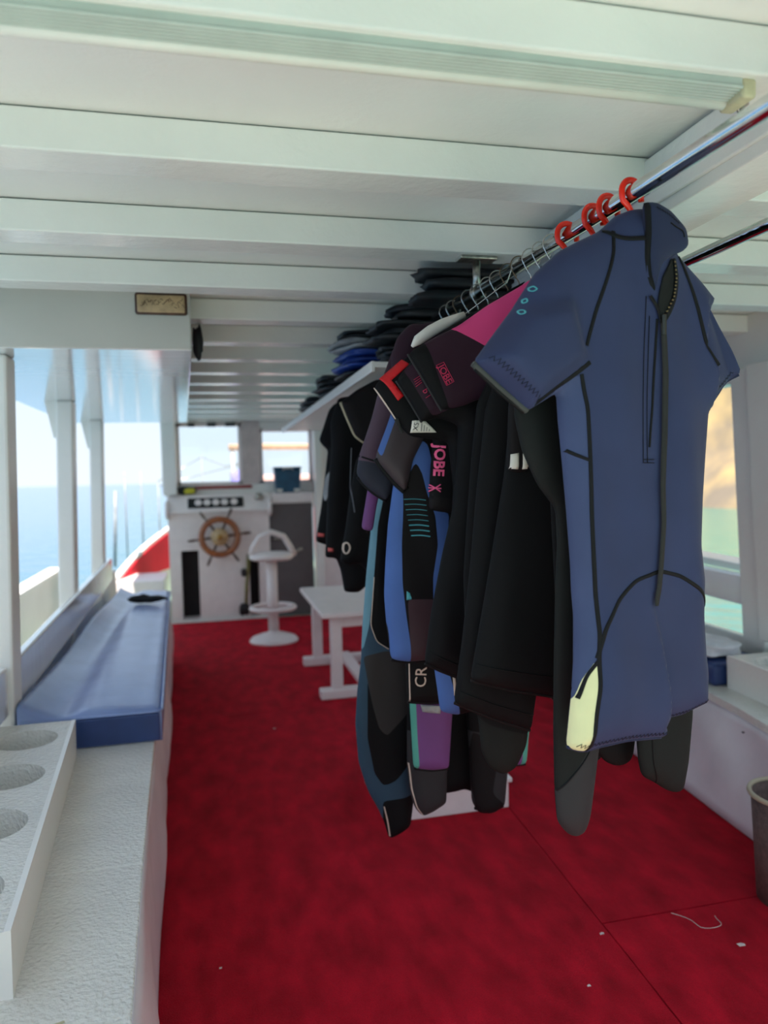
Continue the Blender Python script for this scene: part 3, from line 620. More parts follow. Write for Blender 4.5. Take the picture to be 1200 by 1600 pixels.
gear('swim_fin', [((.68, 3.62, 1.873), (.16, .15, .022), 0)], gearb, 'black swim fins on top of the far shelf pile', 'fins')
gear('swim_fin', [((.70, 3.62, 1.823), (.17, .16, .022), .2)], gearb, 'black swim fins at the bottom of the far shelf pile', 'fins')
gear('gear_pouch', [((.70, 4.35, 1.840), (.18, .18, .038), 0)], gearb, 'small black pouch alone at the far end of the shelf', 'pouch')
# small black strap hanging at the soffit edge
tag(link('hanging_strap', SOFT((0, 0, 0), (.02, .02, .06), e=.8, wob=.3, seed=9, nu=14, nv=8), gearb, smooth=True, loc=(-.03, 3.05, 1.955)), 'small black strap hanging at the edge of the soffit', 'strap')

# ================================================================== WETSUITS
def pip(P, poly):
    x, y = P[:, 0], P[:, 1]; ins = np.zeros(len(P), bool); n = len(poly)
    for i in range(n):
        x1, y1 = poly[i]; x2, y2 = poly[(i+1) % n]
        c = ((y1 > y) != (y2 > y)); 
        with np.errstate(divide='ignore', invalid='ignore'):
            xi = (x2-x1)*(y-y1)/(y2-y1)+x1
        ins ^= c & (x < xi)
    return ins
def dpoly(P, poly, closed=True):
    d = np.full(len(P), 1e9); n = len(poly)
    for i in range(n if closed else n-1):
        a = np.array(poly[i]); b = np.array(poly[(i+1) % n]); ab = b-a; L = max(1e-12, ab@ab)
        t = np.clip(((P-a)@ab)/L, 0, 1); q = a+t[:, None]*ab; d = np.minimum(d, np.hypot(*(P-q).T))
    return d
def resample(poly, step, closed=True):
    out = []; n = len(poly)
    for i in range(n if closed else n-1):
        a = np.array(poly[i], float); b = np.array(poly[(i+1) % n], float); k = max(1, int(round(np.hypot(*(b-a))/step)))
        for j in range(k): out.append(a+(b-a)*j/k)
    if not closed: out.append(np.array(poly[-1], float))
    return np.array(out)
def smooth_poly(P, it, closed=True):
    for _ in range(it):
        Q = (np.roll(P, 1, 0)+2*P+np.roll(P, -1, 0))/4
        if not closed: Q[0], Q[-1] = P[0], P[-1]
        P = Q
    return P
class Suit:
    """a garment hanging in a vertical plane through its hanger point on the rail"""
    def __init__(s, name, label, y, phi=0, x=None, z=None, cat='wetsuit'):
        s.x = rodx(y) if x is None else x; s.z = rz if z is None else z
        s.root = empty(name, (s.x, y, s.z)); tag(s.root, label, cat, 'wetsuits hanging on the rail')
        s.o = np.array([s.x, y, s.z]); p = math.radians(phi)
        s.u = np.array([math.cos(p), math.sin(p), 0]); s.n = np.array([math.sin(p), -math.cos(p), 0]); s.sheets = []; s.vmax = 9
    def px(s, pts):
        out = []
        for x, y in pts:
            d = FW+RV*(x-600)/FP+UV_*(800-y)/FP; t = ((s.o-CP)@s.n)/(d@s.n); w = CP+d*t-s.o; out.append((w@s.u, min(w[2], s.vmax)))
        return out
    def pos(s, uv, h): return s.u[None, :]*uv[:, :1]+np.array([0, 0, 1.])[None, :]*uv[:, 1:2]+s.n[None, :]*np.asarray(h)[:, None]
    def sheet(s, name, outline, m, T=.022, R=.06, h0=0, panels=(), mirror=False, grid=.0115, fold=.004, offs=(), sm=2, seed=1, uvs=None, sag=0, bk=.8):
        ol = list(s.px(outline)) if uvs is None else list(uvs)
        if mirror: ol = ol+[(-u+s.cshift, v) for u, v in ol[::-1]] if hasattr(s, 'cshift') else ol+[(-u, v) for u, v in ol[::-1]]
        ol = smooth_poly(resample(ol, .009), sm)
        sh = Sheet(s, ol, T, R, h0, fold, seed, [(s.px(q[0]), q[1], q[2], (s.px([(q[0][0][0], q[3][0])])[0][1], s.px([(q[0][0][0], q[3][1])])[0][1]) if len(q) > 3 else None) for q in offs], sag); sh.bk = bk
        pols = [(n, smooth_poly(resample(s.px(p), .012), 1), mm) for n, p, mm in panels]
        lo, hi = ol.min(0), ol.max(0)
        g = np.array([(u+(j % 2)*grid*.5, v) for j, v in enumerate(np.arange(lo[1], hi[1], grid*.9)) for u in np.arange(lo[0], hi[0], grid)])
        g = g[pip(g, ol)]; g = g[dpoly(g, ol) > .013]
        tg = np.roll(ol, -1, 0)-np.roll(ol, 1, 0); tg /= np.maximum(1e-9, np.hypot(*tg.T))[:, None]; nr = np.stack([-tg[:, 1], tg[:, 0]], 1)
        area = np.sum(ol[:, 0]*np.roll(ol[:, 1], -1)-np.roll(ol[:, 0], -1)*ol[:, 1]); nr *= np.sign(area)
        rg = []
        for dd_ in (.0012, .0040, .0085):
            q = ol+nr*dd_; ok = pip(q, ol) & (dpoly(q, ol) > dd_*.85); rg.append(q[ok])
        g = np.concatenate([g]+rg) if len(g) else np.concatenate(rg)
        for _, p, _ in pols: g = g[dpoly(g, p) > .0009]
        V = [tuple(q) for q in ol]; E = [(i, (i+1) % len(ol)) for i in range(len(ol))]
        for _, p, _ in pols:
            b = len(V); V += [tuple(q) for q in p]; E += [(b+i, b+(i+1) % len(p)) for i in range(len(p))]
        V += [tuple(q) for q in g]
        vo, _, fo, *_ = delaunay_2d_cdt([Vector(q) for q in V], E, [], 0, 1e-5)
        vo = np.array([tuple(q) for q in vo]); fo = np.array([f for f in fo if len(f) == 3])
        cen = vo[fo].mean(1); fo = fo[pip(cen, ol)]; cen = vo[fo].mean(1)
        d = dpoly(vo, ol); isb = d < 1e-4
        hf = sh.h(vo, d); hb = sh.hb(vo, d); hb[isb] = hf[isb]
        grp = np.full(len(fo), -1)
        for i, (_, p, _) in enumerate(pols): grp[pip(cen, p)] = i
        F3 = s.pos(vo, hf); B3 = s.pos(vo, hb); nV = len(vo)
        full = np.concatenate([F3, B3]); back = fo[:, ::-1]+nV
        bmap = np.arange(2*nV); bmap[nV:][isb] = np.arange(nV)[isb]; back = bmap[back]
        for gi in range(-1, len(pols)):
            fs = fo[grp == gi]
            if len(fs) == 0 and gi >= 0: continue
            allf = np.concatenate([fs, back]) if gi == -1 else fs
            used, inv = np.unique(allf, return_inverse=True); inv = inv.reshape(allf.shape)
            me = bpy.data.meshes.new(name); me.from_pydata(full[used].tolist(), [], inv.tolist()); me.update()
            me.polygons.foreach_set('use_smooth', [True]*len(me.polygons))
            nm, mm = (name, m) if gi < 0 else (pols[gi][0], pols[gi][2])
            me.materials.append(mm); o = bpy.data.objects.new(nm, me); COL.objects.link(o); o.parent = s.root
        s.sheets.append(sh); return sh
    def ribbon(s, sh, name, path, w, m, lift=.0012, thick=.0014, uv=False, closed=False, sm=2, step=.008):
        P = np.array(path, float) if uv else np.array(s.px(path)); P = smooth_poly(resample(P, step, closed), sm, closed) if sm is not None else P
        t = np.gradient(P, axis=0) if not closed else np.roll(P, -1, 0)-np.roll(P, 1, 0); t /= np.maximum(1e-9, np.hypot(*t.T))[:, None]; nn = np.stack([-t[:, 1], t[:, 0]], 1)
        prof = [(-.5, 0), (-.42, 1), (0, 1.25), (.42, 1), (.5, 0)]
        rings = []
        for a, hh in prof:
            Q = P+nn*a*w; rings.append(s.pos(Q, sh.h(Q)+lift+thick*(hh-.6)))
        bm = bmesh.new(); VV = [[bm.verts.new(r[i]) for r in rings] for i in range(len(P))]
        for a, b in zip(VV, VV[1:]+([VV[0]] if closed else [])):
            for k in range(4): bm.faces.new((a[k], a[k+1], b[k+1], b[k]))
        me = bpy.data.meshes.new(name); bm.to_mesh(me); bm.free(); me.materials.append(m); me.polygons.foreach_set('use_smooth', [True]*len(me.polygons))
        o = bpy.data.objects.new(name, me); COL.objects.link(o); o.parent = s.root; return o
    def hem(s, sh, path, m, r=.004, name='hem_edge'):
        P = smooth_poly(resample(np.array(s.px(path)), .008, False), 2, False)
        W3 = s.pos(P, sh.h0+sh.off(P)); o = link(name, TUBE([tuple(q) for q in W3], r, n=8), m, s.root, True); return o
    def zigzag(s, sh, path, m, amp=.004, pitch=.0045, w=.0011, name='stitching'):
        P = resample(np.array(s.px(path)), pitch, False); t = np.gradient(P, axis=0); t /= np.hypot(*t.T)[:, None]; nn = np.stack([-t[:, 1], t[:, 0]], 1)
        Q = P+nn*(amp*np.where(np.arange(len(P)) % 2, 1, -1))[:, None]
        return s.ribbon(sh, name, Q, w, m, uv=True, sm=None, lift=.0012, thick=.0007)
    def text(s, sh, body, c, ang, size, m, name='printed_text', lift=.0016, sx=1.0, bold=0):
        """c: px position, ang: degrees in the garment plane, size in metres"""
        me = text_mesh(body, size, bold); u0 = np.array(s.px([c])[0]); a = math.radians(ang); n = len(me.vertices)
        co = np.zeros(n*3); me.vertices.foreach_get('co', co); co = co.reshape(-1, 3)[:, :2]*np.array([sx, 1])
        uv = np.stack([co[:, 0]*math.cos(a)-co[:, 1]*math.sin(a), co[:, 0]*math.sin(a)+co[:, 1]*math.cos(a)], 1)+u0
        me.vertices.foreach_set('co', s.pos(uv, sh.h(uv)+lift).ravel()); me.update(); me.materials.clear(); me.materials.append(m); me.name = name
        o = bpy.data.objects.new(name, me); COL.objects.link(o); o.parent = s.root; return o
    def patch(s, sh, name, poly, m, lift=.0015, sm=0, thick=.0012):
        """thin applied patch following the surface"""
        P = resample(np.array(s.px(poly)), .006); P = smooth_poly(P, sm)
        lo, hi = P.min(0), P.max(0); g = np.array([(u, v) for v in np.arange(lo[1], hi[1], .007) for u in np.arange(lo[0], hi[0], .007)]).reshape(-1, 2)
        if len(g): g = g[pip(g, P)]; g = g[dpoly(g, P) > .003]
        V = [Vector(q) for q in P]+[Vector(q) for q in g]
        vo, _, fo, *_ = delaunay_2d_cdt(V, [(i, (i+1) % len(P)) for i in range(len(P))], [], 0, 1e-6)
        vo = np.array([tuple(q) for q in vo]); fo = np.array([f for f in fo if len(f) == 3]); fo = fo[pip(vo[fo].mean(1), P)]
        me = bpy.data.meshes.new(name); me.from_pydata(s.pos(vo, sh.h(vo)+lift).tolist(), [], fo.tolist()); me.update(); me.materials.append(m)
        me.polygons.foreach_set('use_smooth', [True]*len(me.polygons))
        o = bpy.data.objects.new(name, me); COL.objects.link(o); o.parent = s.root; o.modifiers.new('s', 'SOLIDIFY').thickness = thick; return o
class Sheet:
    def __init__(s, suit, ol, T, R, h0, fold, seed, offs, sag):
        s.ol = ol; s.T = T; s.R = R; s.h0 = h0; s.fold = fold; s.offs = offs; r = random.Random(seed); s.ph = [(r.uniform(-1, 1), r.uniform(.15, 1), r.uniform(18, 46), r.uniform(0, 6.3)) for _ in range(5)]
    def base(s, P, d):
        e = np.clip(d/s.R, 0, 1); prof = np.sqrt(np.maximum(0, 1-(1-e)**2)); h = np.zeros(len(P))
        for a, b, f, p in s.ph: h += np.sin((P[:, 0]*(1+.3*a)+P[:, 1]*.35*a)*f+p)*b
        return prof, h*s.fold*.6*np.clip(d/.03, 0, 1)
    def off(s, P):
        h = np.zeros(len(P))
        for pg, a, w, tp in s.offs:
            k = np.where(pip(P, pg), np.clip(dpoly(P, pg)/w, 0, 1), 0)
            if tp: k = k*np.clip((tp[0]-P[:, 1])/(tp[0]-tp[1]), 0, 1)
            h += a*k
        return h
    def h(s, P, d=None):
        if d is None: d = dpoly(P, s.ol)*pip(P, s.ol)
        p, f = s.base(P, d); return s.h0+s.T*p+f+s.off(P)
    def hb(s, P, d): p, f = s.base(P, d); return s.h0-s.T*getattr(s, 'bk', .8)*p+f*.6+s.off(P)

# ---------------- hangers
def hanger(suit, m, wire=False, label='', tilt=0, arms=True, name='clothes_hanger', drop=.0, hs=1.0):
    h = empty(name, tuple(suit.o)); tag(h, label, 'hanger', 'hangers on the rail')
    h.rotation_euler = (0, 0, math.radians(math.degrees(math.atan2(suit.u[1], suit.u[0]))+tilt))
    if wire:
        R_ = .0235*hs; path = arc((0, 0, 0), R_, -35, 200, 22)+[(-.012, 0, -.026), (-.002, 0, -.04), (0, 0, -.055)]
        link('hook', TUBE(path, .0014, n=7), m, h, True)
    else:
        R_ = .0228*hs; path = [(R_*1.02, 0, -.012)]+arc((0, 0, .002), R_, 0, 180, 18)+[(-R_, 0, -.004), (-R_*.9, 0, -.014), (-R_*.35, 0, -.024), (0, 0, -.034), (0, 0, -.08)]
        link('hook', TUBE(path, .0062*hs, n=12, flat=.8), m, h, True)
    if arms:
        bm = TUBE([(-.05, 0, -.135), (-.03, 0, -.105), (0, 0, -.075), (.03, 0, -.105), (.05, 0, -.135)], .0015 if wire else .004, n=8); link('shoulder_bar', bm, m, h, True)
    return h
WIRE = mat('hanger_wire', (190, 188, 182), .25, .9)
WIREB = mat('rusty_wire', (120, 100, 76), .4, .8, var=.3, vscale=60)

# ---------------- 1: front navy shorty
nside = neo('faded_navy_neoprene', (62, 72, 106))
a = Suit('shorty_wetsuit', 'navy blue short-sleeved shorty wetsuit with long black zip strap, nearest on the rail', 1.26, phi=10)
sh = a.sheet('body', [(985, 328), (960, 338), (935, 362), (905, 376), (872, 393), (835, 427), (800, 482), (768, 525), (738, 566), (778, 603), (822, 643), (850, 626), (869, 614), (872, 660), (878, 720), (885, 800), (891, 880), (894, 960), (890, 1030), (882, 1100), (876, 1160), (885, 1167), (902, 1169), (930, 1160), (970, 1151), (1028, 1146),
    (1029, 1128), (1070, 1120), (1110, 1100), (1111, 1050), (1106, 1010), (1099, 960), (1096, 900), (1091, 850), (1094, 780), (1099, 700), (1103, 642), (1122, 628), (1142, 606), (1161, 583), (1148, 550), (1128, 505), (1113, 470), (1090, 440), (1053, 398), (1050, 370), (1025, 338), (1005, 327)], navy, T=.034, R=.075, bk=.45, fold=.0055, grid=.0095, seed=4, sm=1,
    panels=[('side_panel', [(893, 588), (902, 640), (904, 700), (907, 800), (913, 900), (917, 985), (913, 1022), (893, 1055), (880, 1100), (860, 1100), (860, 600)], nside), ('right_leg_panel', [(997, 925), (1015, 1000), (1025, 1080), (1029, 1148), (1035, 1190), (1160, 1190), (1160, 945), (1097, 945), (1075, 918), (1045, 897), (1010, 889)], navy), ('thigh_flash', [(913, 1022), (916, 1060), (909, 1110), (903, 1150), (903, 1180), (868, 1180), (868, 1160), (880, 1100), (893, 1055)], lime)],
    offs=[([(997, 925), (1015, 1000), (1025, 1080), (1029, 1148), (1035, 1190), (1160, 1190), (1160, 880), (1010, 880)], -.014, .006, (915, 1040)), ([(997, 925), (1015, 1000), (1025, 1080), (1029, 1148), (1035, 1190), (840, 1190), (840, 880), (990, 880)], .016, .006, (915, 1060)), ([(905, 566), (822, 646), (735, 566), (800, 480), (880, 470)], .022, .03), ([(1084, 545), (1102, 575), (1108, 650), (1170, 600), (1120, 470), (1090, 470)], -.03, .02)])
for nm, pth, w in (('shoulder_seam', [(948, 366), (943, 400), (930, 440), (914, 488), (900, 545)], .0072), ('side_seam', [(893, 588), (902, 640), (904, 700), (907, 800), (913, 900), (917, 985), (914, 1025), (914, 1060), (907, 1110), (902, 1166)], .0075),
        ('thigh_seam', [(914, 1025), (898, 1050), (887, 1085)], .006), ('waist_seam', [(878, 704), (888, 712), (904, 720)], .006), ('seat_seam', [(912, 1022), (925, 975), (945, 935), (975, 903), (1010, 889), (1045, 897), (1075, 918), (1097, 945)], .0075),
        ('shoulder_seam', [(1051, 404), (1062, 445), (1072, 490), (1082, 540), (1100, 575)], .0072), ('sleeve_seam', [(827, 633), (866, 602), (905, 570)], .0085), ('zip_line', [(1004, 505), (1003, 560), (1001, 640), (996, 700)], .005), ('cuff_seam', [(1112, 623), (1122, 616)], .006)):
    a.ribbon(sh, nm, pth, w, tapem)
for pth in ([(988, 470), (986, 560), (985, 724)], [(993, 500), (992, 724)], [(985, 724), (1003, 724)], [(985, 719), (1003, 719)]): a.ribbon(sh, 'placket_stitch', pth, .0013, tapem, thick=.0008)
a.zigzag(sh, [(752, 561), (790, 594), (829, 628)], tapem, amp=.0035); a.zigzag(sh, [(884, 1155), (899, 1158)], tapem, amp=.004)
a.zigzag(sh, [(906, 1155), (960, 1144), (1026, 1137)], tapem, amp=.0035); a.zigzag(sh, [(1034, 1121), (1075, 1110), (1107, 1093)], tapem, amp=.0035); a.zigzag(sh, [(1124, 610), (1140, 594), (1152, 578)], tapem, amp=.0035)
a.hem(sh, [(739, 568), (778, 604), (822, 642)], cuffm, .0065, 'cuff_lining'); a.hem(sh, [(742, 576), (778, 611), (818, 644)], tapem, .004, 'cuff_edge')
a.hem(sh, [(878, 1162), (902, 1169), (930, 1161), (970, 1152), (1027, 1147)], ncollar, .004); a.hem(sh, [(1030, 1127), (1070, 1118), (1103, 1102)], ncollar, .004); a.hem(sh, [(1104, 642), (1122, 628), (1142, 606), (1160, 584)], ncollar, .004)
# collar, opening, zip
nk = a.patch(sh, 'neck_lining', [(1004, 470), (1010, 440), (1026, 412), (1034, 412), (1035, 450), (1028, 485), (1012, 510), (1003, 495)], olive, lift=.003, sm=1)
a.ribbon(sh, 'zip_tape', [(1033, 412), (1035, 440), (1031, 470), (1020, 495), (1009, 512)], .011, tapem, lift=.005)
for i, t in enumerate(np.linspace(0, 1, 15)):
    q = (np.interp(t, (0, .3, .65, 1), (1030, 1031, 1026, 1011)), np.interp(t, (0, .3, .65, 1), (418, 445, 472, 500))); a.patch(sh, 'zip_tooth', [(q[0]-1.4, q[1]-1.1), (q[0]+1.4, q[1]-1.1), (q[0]+1.4, q[1]+1.1), (q[0]-1.4, q[1]+1.1)], brass, lift=.0085, thick=.0015)
cs = a.sheet('collar_flap', [(984, 326), (1004, 326), (1026, 339), (1050, 366), (1054, 392), (1046, 401), (1026, 408), (1012, 424), (1005, 450), (1001, 468), (994, 455), (990, 430), (987, 400)], ncollar, T=.012, R=.03, h0=.034, grid=.007, sm=1, fold=.001)
a.ribbon(cs, 'collar_seam', [(987, 328), (989, 370), (988, 410), (991, 440), (1000, 472)], .0085, tapem, lift=.002)
a.ribbon(sh, 'collar_seam', [(935, 363), (948, 374), (965, 380), (986, 381)], .0085, tapem, lift=.002); a.ribbon(sh, 'collar_seam', [(992, 470), (1003, 488), (1009, 512)], .006, tapem, lift=.004)
a.ribbon(cs, 'stamped_mark', [(1019, 360), (1030, 369), (1040, 371), (1041, 382)], .0024, tapem); a.zigzag(cs, [(998, 336), (1016, 346), (1034, 361)], tapem, amp=.002, pitch=.003)
pull = a.ribbon(sh, 'zip_pull_strap', [(1010, 512), (1013, 545), (1016, 590), (1016, 680), (1013, 760), (1014, 815), (1009, 880), (1003, 942)], .0125, strapm, lift=.007, thick=.0018)
a.ribbon(sh, 'zip_slider', [(1009, 500), (1010, 514), (1010, 530)], .009, mat('dark_metal', (60, 62, 58), .35, .8), lift=.010, thick=.003)
for pth in ([(821, 452), (826, 450), (829, 456), (824, 459), (820, 457)], [(810, 471), (815, 469), (815, 475), (809, 477)], [(802, 488), (799, 491), (800, 496), (805, 495), (806, 490)]): a.ribbon(sh, 'cyan_doodle', pth, .0022, cyanp, closed=True, sm=1, step=.002)
hanger(a, redpl, label='red plastic hanger holding the navy shorty, nearest on the rail')

# ---------------- 2: black long suit behind it
b = Suit('long_wetsuit', 'olive black full-length wetsuit whose legs hang lowest below the navy shorty', 1.338, phi=10)
s2 = b.sheet('body', [(962, 345), (930, 375), (880, 410), (840, 450), (812, 520), (803, 600), (804, 650), (816, 705), (840, 758), (868, 795), (871, 850), (868, 930), (866, 1040), (865, 1140), (867, 1235), (871, 1284), (884, 1300), (897, 1308), (912, 1301), (921, 1276), (927, 1230), (933, 1180), (948, 1050), (966, 960), (984, 1050), (994, 1140), (998, 1190), (1003, 1213), (1022, 1222), (1040, 1234), (1056, 1239), (1066, 1234), (1074, 1190), (1080, 1120), (1084, 1000), (1075, 850), (1085, 640), (1085, 540), (1060, 450), (1020, 400), (985, 355)], olive, T=.02, R=.05, fold=.003, seed=8,
    panels=[('calf_panel', [(858, 1245), (880, 1215), (905, 1175), (918, 1150), (945, 1130), (945, 1200), (935, 1320), (860, 1320)], dgrey)])
b.ribbon(s2, 'leg_seam', [(921, 1150), (905, 1180), (882, 1212), (867, 1234)], .003, tapem); b.ribbon(s2, 'leg_seam', [(1010, 1150), (1012, 1190), (1022, 1221)], .003, tapem)
hanger(b, redpl, label='red plastic hanger second on the rail, behind the navy shorty')
c = Suit('long_wetsuit', 'plain black wetsuit third on the rail, one short leg showing under the navy shorty', 1.392, phi=8)
c.sheet('body', [(940, 358), (900, 390), (862, 440), (850, 540), (856, 700), (866, 900), (874, 1040), (888, 1110), (905, 1150), (930, 1172), (945, 1190), (962, 1197), (978, 1194), (988, 1184), (992, 1150), (1000, 1000), (1015, 800), (1015, 560), (1005, 450), (975, 390)], blk, T=.016, R=.05, seed=3)
hanger(c, redpl, label='red plastic hanger third on the rail')
# ---------------- 4, 5: big black shorties
d = Suit('shorty_wetsuit', 'large black shorty wetsuit with white-banded sleeve cuff', 1.50)
s4 = d.sheet('body', [(880, 392), (870, 402), (850, 440), (815, 520), (797, 640), (788, 740), (766, 880), (749, 980), (735, 1060), (742, 1066), (800, 1078), (872, 1088), (878, 1000), (884, 940)], blk, T=.026, R=.06, mirror=True, fold=.004, seed=9)
d.ribbon(s4, 'hem_band', [(742, 1036), (800, 1046), (868, 1056)], .0025, tapem); d.hem(s4, [(736, 1063), (800, 1079), (870, 1089)], blk2, .004)
s4s = d.sheet('sleeve', [(820, 500), (792, 580), (786, 640), (784, 712), (783, 736), (800, 739), (816, 737), (817, 700), (818, 640), (826, 560), (840, 510)], blk2, T=.018, R=.02, h0=.03, seed=5, fold=.002)
d.patch(s4s, 'white_cuff_band', [(786, 711), (797, 709), (797, 734), (785, 733)], whitep, sm=0); d.patch(s4s, 'white_cuff_band', [(803, 710), (815, 711), (815, 733), (803, 734)], whitep, sm=0)
hanger(d, redpl, label='red plastic hanger standing apart, fourth on the rail')
e5 = Suit('shorty_wetsuit', 'black shorty wetsuit with the lowest wide hem, behind the white-cuffed one', 1.565)
s5 = e5.sheet('body', [(862, 402), (855, 415), (840, 450), (788, 545), (758, 640), (752, 700), (745, 760), (735, 880), (722, 1000), (709, 1096), (716, 1102), (770, 1122), (829, 1141), (838, 1080), (848, 960)], blk, T=.024, R=.055, mirror=True, fold=.004, seed=14)
e5.ribbon(s5, 'hem_band', [(716, 1078), (770, 1098), (832, 1115)], .0025, tapem); e5.hem(s5, [(710, 1098), (770, 1123), (828, 1141)], blk2, .004)
hanger(e5, WIRE, True, label='first bare wire hanger after the red ones')
f5 = Suit('long_wetsuit', 'black long-legged wetsuit with rounded leg end in front of the purple suit', 1.62)
s5b = f5.sheet('body', [(847, 412), (842, 424), (832, 460), (785, 545), (745, 630), (736, 720), (728, 830), (724, 900), (727, 1000), (738, 1070), (748, 1130), (752, 1175), (764, 1198), (785, 1211), (806, 1200), (822, 1165), (832, 1090), (840, 1000)], blk, T=.017, R=.05, mirror=True, seed=17, panels=[('shin_panel', [(735, 1110), (760, 1130), (800, 1140), (840, 1150), (840, 1220), (740, 1220)], olive)])
hanger(f5, WIRE, True, label='second wire hanger on the rail')
# ---------------- 6: pink and plum
g = Suit('shorty_wetsuit', 'wetsuit with bright pink shoulder and dark plum sleeve', 1.672)
s6 = g.sheet('body', [(829, 436), (815, 446), (760, 478), (718, 508), (690, 522), (662, 536), (637, 553), (655, 582), (670, 608), (690, 642), (720, 636), (752, 622), (752, 700), (742, 800), (735, 900), (730, 1000), (724, 1058), (770, 1070), (800, 1072), (818, 960)], blk, T=.022, R=.055, mirror=True, seed=21, fold=.002,
    panels=[('pink_shoulder', [(845, 425), (833, 430), (760, 470), (697, 510), (704, 516), (730, 531), (757, 546), (800, 500), (850, 470)], pink), ('plum_sleeve', [(660, 530), (697, 510), (757, 546), (790, 560), (775, 610), (745, 628), (700, 640), (672, 588)], maroon), ('black_cuff', [(630, 552), (660, 531), (700, 640), (690, 650), (650, 600)], blk)])
g.hem(s6, [(637, 553), (663, 596), (690, 642)], dgrey, .003, 'cuff_edge')
g.ribbon(s6, 'logo_frame', [(678, 573), (689, 568), (705, 598), (694, 604)], .0012, crimp, closed=True, sm=0, step=.004); g.text(s6, 'JOBE', (691, 587), -62, .022, crimp, 'printed_logo', bold=.0002)
tn = g.sheet('collar_tab', [(829, 432), (837, 430), (838, 440), (834, 460), (822, 485), (806, 497), (815, 462)], mat('red_pink_neoprene', (232, 60, 110), .6), T=.006, R=.012, h0=.022, grid=.006, sm=1)
a_tip = g.sheet('red_neck_tip', [(830, 428), (838, 427), (838, 444), (832, 448)], redpl, T=.005, R=.008, h0=.026, grid=.004, sm=1)
g.sheet('black_neck_lining', [(772, 470), (800, 450), (826, 436), (815, 448), (790, 464)], blk, T=.006, R=.01, h0=-.012, grid=.006, sm=1)
hanger(g, WIRE, True, label='third wire hanger, at the pink shoulder', arms=False)
g2 = Suit('shorty_wetsuit', 'black shorty wetsuit with plum logo sleeve just behind the pink-shouldered one', 1.735)
s6b = g2.sheet('body', [(812, 446), (790, 462), (740, 495), (690, 525), (646, 560), (619, 594), (638, 624), (659, 661), (682, 652), (716, 664), (714, 720), (706, 800), (690, 870), (673, 960), (663, 1036), (690, 1048), (720, 1060), (770, 1075), (790, 1060), (803, 950)], blk, T=.028, R=.05, mirror=True, seed=23, fold=.003,
    panels=[('plum_sleeve', [(628, 580), (700, 530), (730, 600), (700, 640), (672, 652)], maroon)])
g2.hem(s6b, [(619, 595), (638, 625), (659, 660)], dgrey, .003, 'cuff_edge'); g2.ribbon(s6b, 'hem_band', [(668, 1016), (692, 1028), (724, 1040)], .0025, tapem); g2.hem(s6b, [(664, 1037), (690, 1049), (722, 1061)], blk2, .004)
g2.ribbon(s6b, 'logo_frame', [(653, 588), (673, 615), (660, 624)], .0012, crimp, sm=0, step=.004)
for k in range(4): g2.ribbon(s6b, 'logo_stripe', [(642+1.2*k, 596+3.4*k), (651+1.0*k, 590+3.2*k)], .0013, crimp, sm=0, step=.004)
g2.text(s6b, 'b', (660, 613), -58, .022, crimp, 'printed_logo')
hanger(g2, WIREB, True, label='fourth wire hanger, rusty, behind the pink shoulder', arms=False)
wh = empty('clothes_hanger', tuple(g2.o)); tag(wh, 'white plastic hanger with broad curved shoulder on the rail', 'hanger', 'hangers on the rail')
q = g2.pos(np.array(g2.px([(728, 490), (712, 497), (695, 505), (675, 516), (655, 530), (646, 540)])), np.full(6, -.012)); link('shoulder_bar', TUBE([tuple(p) for p in q], [.008, .011, .014, .015, .013, .004], n=14), whpl, wh, True); link('hook', TUBE(arc((0, -.0, 0), .021, -35, 200, 22)+[(-.03, .01, -.04), tuple(q[0])], .0016, n=7), WIRE, wh, True)
g3 = Suit('shorty_wetsuit', 'black wetsuit with red corner stripe on its sleeve and white size tag', 1.80)
s6c = g3.sheet('body', [(795, 456), (770, 474), (720, 500), (690, 520), (636, 558), (608, 580), (583, 605), (600, 630), (620, 662), (640, 682), (700, 690), (708, 760), (704, 860), (690, 950), (678, 1040), (688, 1112), (715, 1117), (745, 1108), (770, 1060), (782, 950)], blk, T=.026, R=.045, mirror=True, seed=27, fold=.003,
    panels=[('blue_thigh_stripe', [(674, 1030), (697, 1046), (706, 1080), (714, 1106), (718, 1120), (680, 1125)], blue)])
g3.patch(s6c, 'red_corner_stripe', [(627, 562), (636, 571), (608, 596), (627, 620), (618, 628), (592, 592)], redp, lift=.003)
g3.ribbon(s6c, 'white_cuff_stitch', [(584, 606), (602, 632), (620, 660)], .0022, creamp, lift=.001); g3.ribbon(s6c, 'zip_pull', [(617, 655), (621, 664), (628, 677)], .008, strapm, lift=.008, thick=.004)
g3.patch(s6c, 'size_tag', [(639, 659), (657, 658), (677, 677), (638, 677)], whitep, lift=.008); g3.text(s6c, 'XS', (645, 668), 82, .017, blackp, 'tag_text', lift=.0105)
for k in range(4): g3.ribbon(s6c, 'tag_print', [(653+4*k, 663+3.0*k), (653+4*k, 675)], .0022, mat('grey_print', (130, 130, 128), .7), lift=.0105, sm=0, step=.004, thick=.0004)
g3.patch(s6c, 'white_bar', [(702, 1054), (706, 1055), (708, 1082), (704, 1082)], creamp, lift=.002)
hanger(g3, WIREB, True, label='fifth wire hanger, rusty', arms=False)
g4 = Suit('shorty_wetsuit', 'black wetsuit whose hanging sleeve carries pink vertical lettering', 1.865)
s6d = g4.sheet('body', [(780, 466), (760, 480), (735, 510), (722, 600), (722, 700), (718, 800), (712, 900), (712, 1010), (735, 1040), (760, 1030), (772, 940)], blk, T=.02, R=.045, mirror=True, seed=31)
